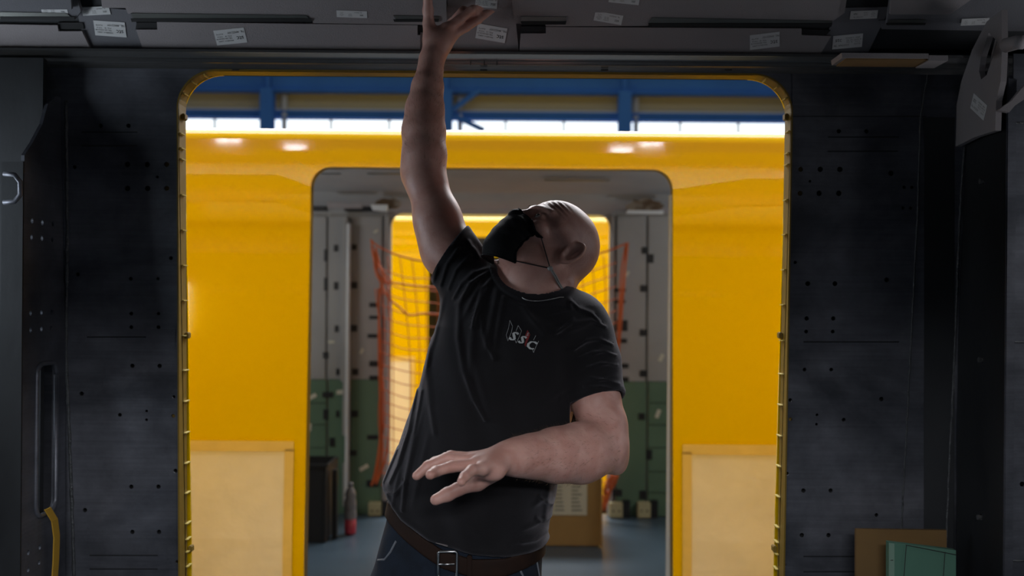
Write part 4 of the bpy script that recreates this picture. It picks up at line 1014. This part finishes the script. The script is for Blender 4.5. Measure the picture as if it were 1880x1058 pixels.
neck = capsule(X, Y, Z, J(988, 574, 2.262), J(962, 420, 2.20), .0745, .075)
body = np.maximum(Fo, -(Fo+.0075)); body = np.maximum(body, zh-Z); body = np.maximum(body, cutR); body = np.maximum(body, cutL); body = smax(body, -neck, .004)
# ribbed collar band
col = np.maximum(np.maximum(np.abs(neck-.003)-.0055, np.abs(Fo0+.001)-.0065), Z-J(900, 478, 2.2)[2])
body = smin(body, col-.0015, .004)
q9 = J(915, 492, 2.28); body = smax(body, np.where(Z > q9[2], (X-q9[0])*.817+(Z-q9[2])*.577, -1.), .004)
SH.F[:] = body
shirt, _ = SH.mesh('t_shirt', M['tee'], man); shirt['label'] = 'faded black short-sleeved T-shirt'
del SH, body, Fo, wr, col, neck, slR, slL, tR, tL, cutR, cutL, edge
BT = bvh(shirt)
# ---------- trousers, belt, shoes
TR = Field((-.36, 1.98, -.005), (.16, 2.56, 1.14), .0050)
hp_ = []
for py, L, R, hdp in ((1100, 672, 1000, .135), (1058, 678, 999, .135), (1010, 690, 1001, .132), (960, 704, 1002, .126), (925, 712, 1000, .122)):
    a = J(L, py, DT); b = J(R, py, DT); hp_.append(((a[2]+b[2])/2, (a[0]+b[0])/2, (b[0]-a[0])/2-.006, hdp-.004))
hp_ = np.array(hp_)
_, X, Y, Z = TR.block((-.36, 1.98, -.005), (.16, 2.56, 1.14))
def hips(X, Y, Z, off=0.): return torso(X, Y, Z, off, hp_)
hb = smax(np.maximum(hips(X, Y, Z), Z-1.085), .86-Z, .05)
kR = np.array((-.245, 2.20, .50)); kL = np.array((-.015, 2.22, .50)); aR = np.array((-.255, 2.30, .10)); aL = np.array((.0, 2.31, .10))
hR = np.array((-.215, 2.27, .87)); hL_ = np.array((-.03, 2.27, .87))
g = hb
for h_, k_, a_ in ((hR, kR, aR), (hL_, kL, aL)):
    g = smin(g, capsule(X, Y, Z, h_, k_, .098, .072), .03); g = smin(g, capsule(X, Y, Z, k_, a_, .072, .062), .03)
g = g+.002*np.sin(Z*90+X*20)*np.exp(-((Z-.16)/.09)**2)+.002*np.sin(Z*80)*np.exp(-((Z-.5)/.07)**2)
g = np.maximum(g, .045-Z); TR.F[:] = g
tr, _ = TR.mesh('trousers', M['jean'], man); tr['label'] = 'dark blue denim trousers'
del TR, g, hb
BR = bvh(tr)
BL = Field((-.36, 2.0, .93), (.16, 2.52, 1.12), .003)
_, X, Y, Z = BL.block((-.36, 2.0, .93), (.16, 2.52, 1.12))
xb_ = [J(x, 900, 2.16)[0] for x in (700, 712, 740, 780, 815, 870, 930, 1000)]; zb_ = [J(900, y, 2.15)[2] for y in (952, 960, 980, 1006, 1026, 1040, 1040, 1022)]
zc_ = np.interp(X, xb_, zb_); hh_ = hips(X, Y, Z)
BL.F[:] = smax(smax(hh_-.0070, -(hh_+.002), .002), np.abs(Z-zc_)-.0185, .003)
be, _ = BL.mesh('belt', M['belt'], man); be['label'] = 'brown leather belt'
BB = bvh(be)
c = hit(822, 1036, BB, .004)
fx, fz = .019, .026
fr_ = [c+Vector((sx*fx, -.003, sz*fz)) for sx, sz in ((-1, -.9), (-1, 0), (-1, .9), (-.8, 1), (.8, 1.02), (1, .9), (1, -.9), (.8, -1), (-.8, -1), (-1, -.9))]
bk = obj('buckle', tube(fr_, .0028, seg=8), M['steel'], be, True)
obj('prong', tube([c+Vector((-.019, -.004, 0)), c+Vector((.014, -.005, .001))], .0018), M['steel'], be, True)
c2 = hit(862, 1040, BB, .002)
if c2: obj('belt_loop', box(c2.x-.005, c2.x+.005, c2.y-.004, c2.y+.008, c2.z-.022, c2.z+.022, bev=.002), M['belt'], be)
for px, py in ((746, 996), (858, 1022)):
    h = hit(px, py, BB, .0005)
    if h:
        bm = bmesh.new(); bmesh.ops.create_uvsphere(bm, u_segments=10, v_segments=6, radius=.0022, matrix=Matrix.Translation(h)); obj('rivet', bm, M['steel'], be)
for path, nm in ((((688, 1022), (694, 1029), (706, 1028), (717, 1014), (727, 994)), 'pocket_seam'), (((955, 1047), (960, 1058), (962, 1080)), 'pocket_seam'), (((985, 1030), (990, 1058), (991, 1100)), 'side_seam')):
    P = [h for h in (hit(x, y, BR, .0006) for x, y in path) if h]
    if len(P) > 1: obj(nm, tube(P, .0026, seg=6), mat('denim_seam', (.11, .12, .14), .8), tr, True)
for sx, an in ((1, aR), (2, aL)):
    SHO = Field((an[0]-.09, an[1]-.26, -.004), (an[0]+.09, an[1]+.12, .17), .004)
    o = an
    SHO.cap((o[0], o[1]+.03, .045), (o[0]-.005, o[1]-.13, .035), .042, .042, .02); SHO.cap((o[0]-.005, o[1]-.10, .04), (o[0]-.005, o[1]-.17, .028), .046, .034, .02)
    SHO.cap((o[0], o[1]+.01, .06), (o[0], o[1]+.0, .12), .046, .045, .02)
    _, X, Y, Z = SHO.block((-5, -5, -5), (5, 5, 5)); SHO.F[:] = smax(SHO.F, .002-Z, .004)
    SHO.mesh('shoe', M['shoe'], man)
P = [h for h in (hit(x, y, BT, .0004) for x, y in ((742, 966), (760, 980), (780, 990), (800, 997), (822, 1003))) if h]
if len(P) > 1: obj('hem_lining', tube(P, [.0008, .0022, .0030, .0024, .0008][:len(P)], seg=6), mat('grey_hem', (.16, .14, .14), .9), shirt, True)
# ---------- eyes
for s in (-1, 1):
    c = H(np.array((s*.032, .083, -.008))*HS); bm = bmesh.new(); bmesh.ops.create_uvsphere(bm, u_segments=20, v_segments=14, radius=.0124*HS, matrix=Matrix.Translation(c))
    ey = obj('eye', bm, M['eye'], man, True)
    g_ = nrmz(fwd+lat*.15+up_*.25); bm = bmesh.new(); R_ = Vector(g_).to_track_quat('Z', 'Y').to_matrix().to_4x4()
    bmesh.ops.create_uvsphere(bm, u_segments=16, v_segments=10, radius=.0058, matrix=Matrix.Translation(Vector(c+g_*.0086*HS)) @ R_ @ Matrix.Diagonal((1, 1, .75, 1)))
    obj('iris', bm, M['iris'], ey, True)
# eyebrow: short fine hairs
bm = bmesh.new()
for s in (-1, 1):
    for k in range(90):
        t = random.random(); p = H(np.array((s*(.014+.036*t), .108-.030*t*t, .014+.006*math.sin(3*t)+random.uniform(-.003, .003)))*HS)
        h = BS.find_nearest(Vector(p)); 
        if h[0] is None: continue
        q = h[0]; dr = Vector(lat*s*.8+up_*.5)+h[1]*.5; dr.normalize(); sd = dr.cross(h[1]).normalized()*.0003
        bm.faces.new([bm.verts.new(q-sd), bm.verts.new(q+sd), bm.verts.new(q+dr*.006)])
eb = obj('eyebrows', bm, mat('brow_hair', (.10, .06, .04), .7), man); eb['kind'] = 'stuff'
# ---------- face mask
bm = bmesh.new(); NU, NV = 34, 30; G = []
cl_ = [(0., .118, -.024), (.14, .126, -.034), (.33, .132, -.050), (.55, .134, -.078), (.76, .132, -.110), (.88, .125, -.136), (1., .108, -.156)]
ts = [c[0] for c in cl_]; ysr = [c[1] for c in cl_]; zsr = [c[2] for c in cl_]
for i in range(NU+1):
    u = -1+2*i/NU; rw_ = []
    for j in range(NV+1):
        v = j/NV; yc = np.interp(v, ts, ysr); zc = np.interp(v, ts, zsr)
        pin = 1-.16*abs(u)**2*1.0                       # gathers at the sides
        x = .050*math.sin(u*1.35)/math.sin(1.35)*(1.0+.10*math.sin(math.pi*v)); y = yc-.058*(abs(u)**2.1)*(1-.15*v)
        z = -.074+(zc+.074)*(1-.30*abs(u)**2)+.006*abs(u)*0
        pl = .0016*math.sin(v*2*math.pi*5.0+.6)*(.35+.65*abs(u))+.0035*math.exp(-((v-.30+.12*abs(u))/.05)**2)*abs(u)
        y += pl; x += pl*u*.6
        p = Vector(H(np.array((x, y, z))*HS)); q = BS.find_nearest(p)
        if q[0] is not None:
            sd = (p-q[0]).dot(q[1])
            if -.03 < sd < .0035 and (p-q[0]).length < .03: p = q[0]+q[1]*.0035
        rw_.append(bm.verts.new(p))
    G.append(rw_)
for i in range(NU):
    for j in range(NV): bm.faces.new((G[i][j], G[i+1][j], G[i+1][j+1], G[i][j+1]))
def gpt(i, j): return G[i][j].co.copy()
rimtop = [gpt(i, 0) for i in range(NU+1)]; rimbot = [gpt(i, NV) for i in range(NU+1)]; ends = {s: [gpt(0 if s < 0 else NU, j) for j in range(NV+1)] for s in (-1, 1)}
bmesh.ops.recalc_face_normals(bm, faces=bm.faces); bm.normal_update()
bv_ = {v: bm.verts.new(v.co-v.normal*.0012) for c_ in G for v in c_}
for f in list(bm.faces): bm.faces.new([bv_[v] for v in reversed(f.verts)])
loop_ = [G[i][0] for i in range(NU+1)]+[G[NU][j] for j in range(1, NV+1)]+[G[i][NV] for i in range(NU-1, -1, -1)]+[G[0][j] for j in range(NV-1, 0, -1)]
for a_, b_2 in zip(loop_, loop_[1:]+loop_[:1]): bm.faces.new((a_, b_2, bv_[b_2], bv_[a_]))
fm = obj('face_mask', bm, M['maskk'], man, True); fm['label'] = 'black pleated cloth face mask'
obj('nose_binding', tube(rimtop, .0014, seg=6), M['maskk'], fm, True); obj('chin_binding', tube(rimbot, .0014, seg=6), M['maskk'], fm, True)
lside = 1 if H((.06, 0, 0))[1] < H((-.06, 0, 0))[1] else -1
for s in (-1, 1): obj('side_binding', tube(ends[s], .0018, seg=6), M['maskk'], fm, True)
def cordpath(pp, r, m, nm, off=.002, start=None):
    P = [hit(x, y, BS, off) for x, y in pp]; P = [p for p in P if p]
    if start: P = [start]+P
    return obj(nm, tube(P, r, seg=6), m, fm, True)
tp, bp_ = ends[lside][1], ends[lside][-2]
def topx(p):
    d = Vector(p)-Vector((0, 0, CZ)); u0 = d.x/d.y*F; v0 = d.z/d.y*F; return 940+u0*cr+v0*sr, HZ-(v0*cr-u0*sr)
a = topx(tp); b = topx(bp_); tg = (1010, 493)
print('MASK corners', a, b, 'nose', topx(H((0, .12, -.038))), 'chin', topx(H((0, .1, -.12))), 'crown', topx(H((0, 0, .106))), 'ear', topx(H((.078*1, -.01, -.02))))
lerp = lambda a, b, t: (a[0]+(b[0]-a[0])*t, a[1]+(b[1]-a[1])*t)
cordpath([lerp(a, tg, t/12) for t in range(1, 13)], .0013, M['black'], 'strap', .0022, Vector(tp))
cordpath([lerp(b, tg, t/12) for t in range(1, 13)], .0013, M['black'], 'strap', .0022, Vector(bp_))
h = hit(tg[0], tg[1], BS, .004)
bm = bmesh.new(); bmesh.ops.create_uvsphere(bm, u_segments=14, v_segments=10, radius=.0055, matrix=Matrix.Translation(h) @ Matrix.Diagonal((1.1, .7, .9, 1)))
obj('cord_lock', bm, M['cord'], fm, True)
for dx in (0, 4): cordpath([(1012+dx*.6, 497), (1018+dx, 508), (1024+dx*.8, 520), (1031+dx*.5, 530), (1036, 540)], .0017, M['cord'], 'cord_end', .002)
# ---------- neck chain
ch = []
for k in range(34):
    t = k/33; x = 958+77*t; y = 546+7*math.sin(math.pi*min(1, t*1.1)**.7)
    p = hit(x, y, BS, .0015); q = hit(x, y, BT, .0015)
    if q is not None and (p is None or (q-Vector((0, 0, CZ))).length < (p-Vector((0, 0, CZ))).length): p = q
    if p: ch.append(p)
bm = bmesh.new()
for i, p in enumerate(ch[:-1]):
    d = (ch[i+1]-p); L = min(.0032, max(.0016, d.length*.75))
    bmesh.ops.create_uvsphere(bm, u_segments=8, v_segments=6, radius=1, matrix=Matrix.Translation((p+ch[i+1])/2) @ d.to_track_quat('X', 'Z').to_matrix().to_4x4() @ Matrix.Diagonal((L*.62, .0016, .0012, 1)))
tag(obj('necklace', bm, M['steel'], man, True), 'thin silver chain necklace')
# ---------- print on the shirt
def onshirt(px, py, off=.0008): return hit(px, py, BT, off)
def printpoly(pts, w_, m, nm, closed=True):
    P = []
    seq = pts+[pts[0]] if closed else pts
    for a, b in zip(seq[:-1], seq[1:]):
        for k in range(4): P.append(onshirt(a[0]+(b[0]-a[0])*k/4, a[1]+(b[1]-a[1])*k/4))
    P.append(onshirt(*seq[-1])); P = [p for p in P if p]
    return obj(nm, tube(P, w_, seg=4), m, shirt)
cv = lambda L: [(910+x/11.14, 570+y/11.14) for x, y in L]
printpoly(cv([(290, 205), (345, 325), (325, 440), (250, 625), (215, 505), (262, 370)]), .0004, M['lw'], 'print_outline')
printpoly(cv([(460, 310), (530, 420), (475, 560), (420, 670), (398, 610)]), .0004, M['lw'], 'print_outline', False); printpoly(cv([(460, 310), (415, 430)]), .0004, M['lw'], 'print_outline', False)
printpoly(cv([(820, 515), (775, 610)]), .0004, M['lw'], 'print_outline', False); printpoly(cv([(880, 630), (830, 730), (775, 865), (755, 800)]), .0004, M['lw'], 'print_outline', False)
rp_ = cv([(650, 400), (680, 450), (705, 500), (680, 565), (645, 655), (608, 750), (590, 705), (620, 600), (600, 530), (622, 470)])
bm = bmesh.new(); cc = onshirt(*cv([(650, 560)])[0]); V = [bm.verts.new(onshirt(*p)) for p in rp_]; vc = bm.verts.new(cc)
for i in range(len(V)): bm.faces.new((V[i], V[(i+1) % len(V)], vc))
bmesh.ops.solidify(bm, geom=bm.faces[:], thickness=.0004); obj('print_diamond', bm, M['lr'], shirt)
def letter(s, cx, cy, size, ang, m, shear=.22):
    me = text_mesh(s, size); bm = bmesh.new(); bm.from_mesh(me); bpy.data.meshes.remove(me)
    xs = [v.co.x for v in bm.verts]; ys = [v.co.y for v in bm.verts]; mx, my = (max(xs)+min(xs))/2, (max(ys)+min(ys))/2
    ca, sa = math.cos(math.radians(ang)), math.sin(math.radians(ang))
    for v in bm.verts:
        x, y = v.co.x-mx, v.co.y-my; x += shear*y; X_, Y_ = x*ca-y*sa, x*sa+y*ca
        v.co = onshirt(cx+X_, cy-Y_, .0012) or v.co
    return obj('print_letter', bm, m, shirt)
def bold(s, cx, cy, size, ang, m, **k):
    for ox in (-1.1, -.4, .4, 1.1): letter(s, cx+ox, cy, size, ang, m, **k)
bold('S', 943.7, 617.5, 25, -22, M['lw']); bold('S', 959.3, 624, 22, -22, M['lw']); bold('C', 975.8, 633.5, 23, -22, M['lw']); letter('S', 969, 614, 9, -15, M['lw'])
# ---------- arm hair
random.seed(5)
me = skin.data; nv = len(me.vertices); co = np.empty(nv*3); me.vertices.foreach_get('co', co); co = co.reshape(-1, 3); no = np.empty(nv*3); me.vertex_normals.foreach_get('vector', no); no = no.reshape(-1, 3)
bm = bmesh.new()
for a, b, n_, pxr in ((elR, wrR, 650, .09), (A3(J(1106, 826, 2.15)), wrL, 1500, .09)):
    ax = nrmz(b-a); L = np.linalg.norm(b-a); t = (co-a)@ax; dd = np.linalg.norm(co-a-t[:, None]*ax, axis=1)
    cand = np.where((t > .0) & (t < L*.93) & (dd < .075))[0]
    for i in random.sample(list(cand), min(n_, len(cand))):
        p = Vector(co[i]); q = Vector(no[i]); d = (Vector(ax)*.9+q*.55+Vector((random.uniform(-.4, .4), random.uniform(-.4, .4), random.uniform(-.4, .4)))).normalized()
        sd = d.cross(q).normalized()*.00022; l = random.uniform(.007, .015)
        bm.faces.new([bm.verts.new(p-sd), bm.verts.new(p+sd), bm.verts.new(p+d*l)])
ah = obj('arm_hair', bm, mat('arm_hair', (.14, .085, .05), .7), man); ah['kind'] = 'stuff'
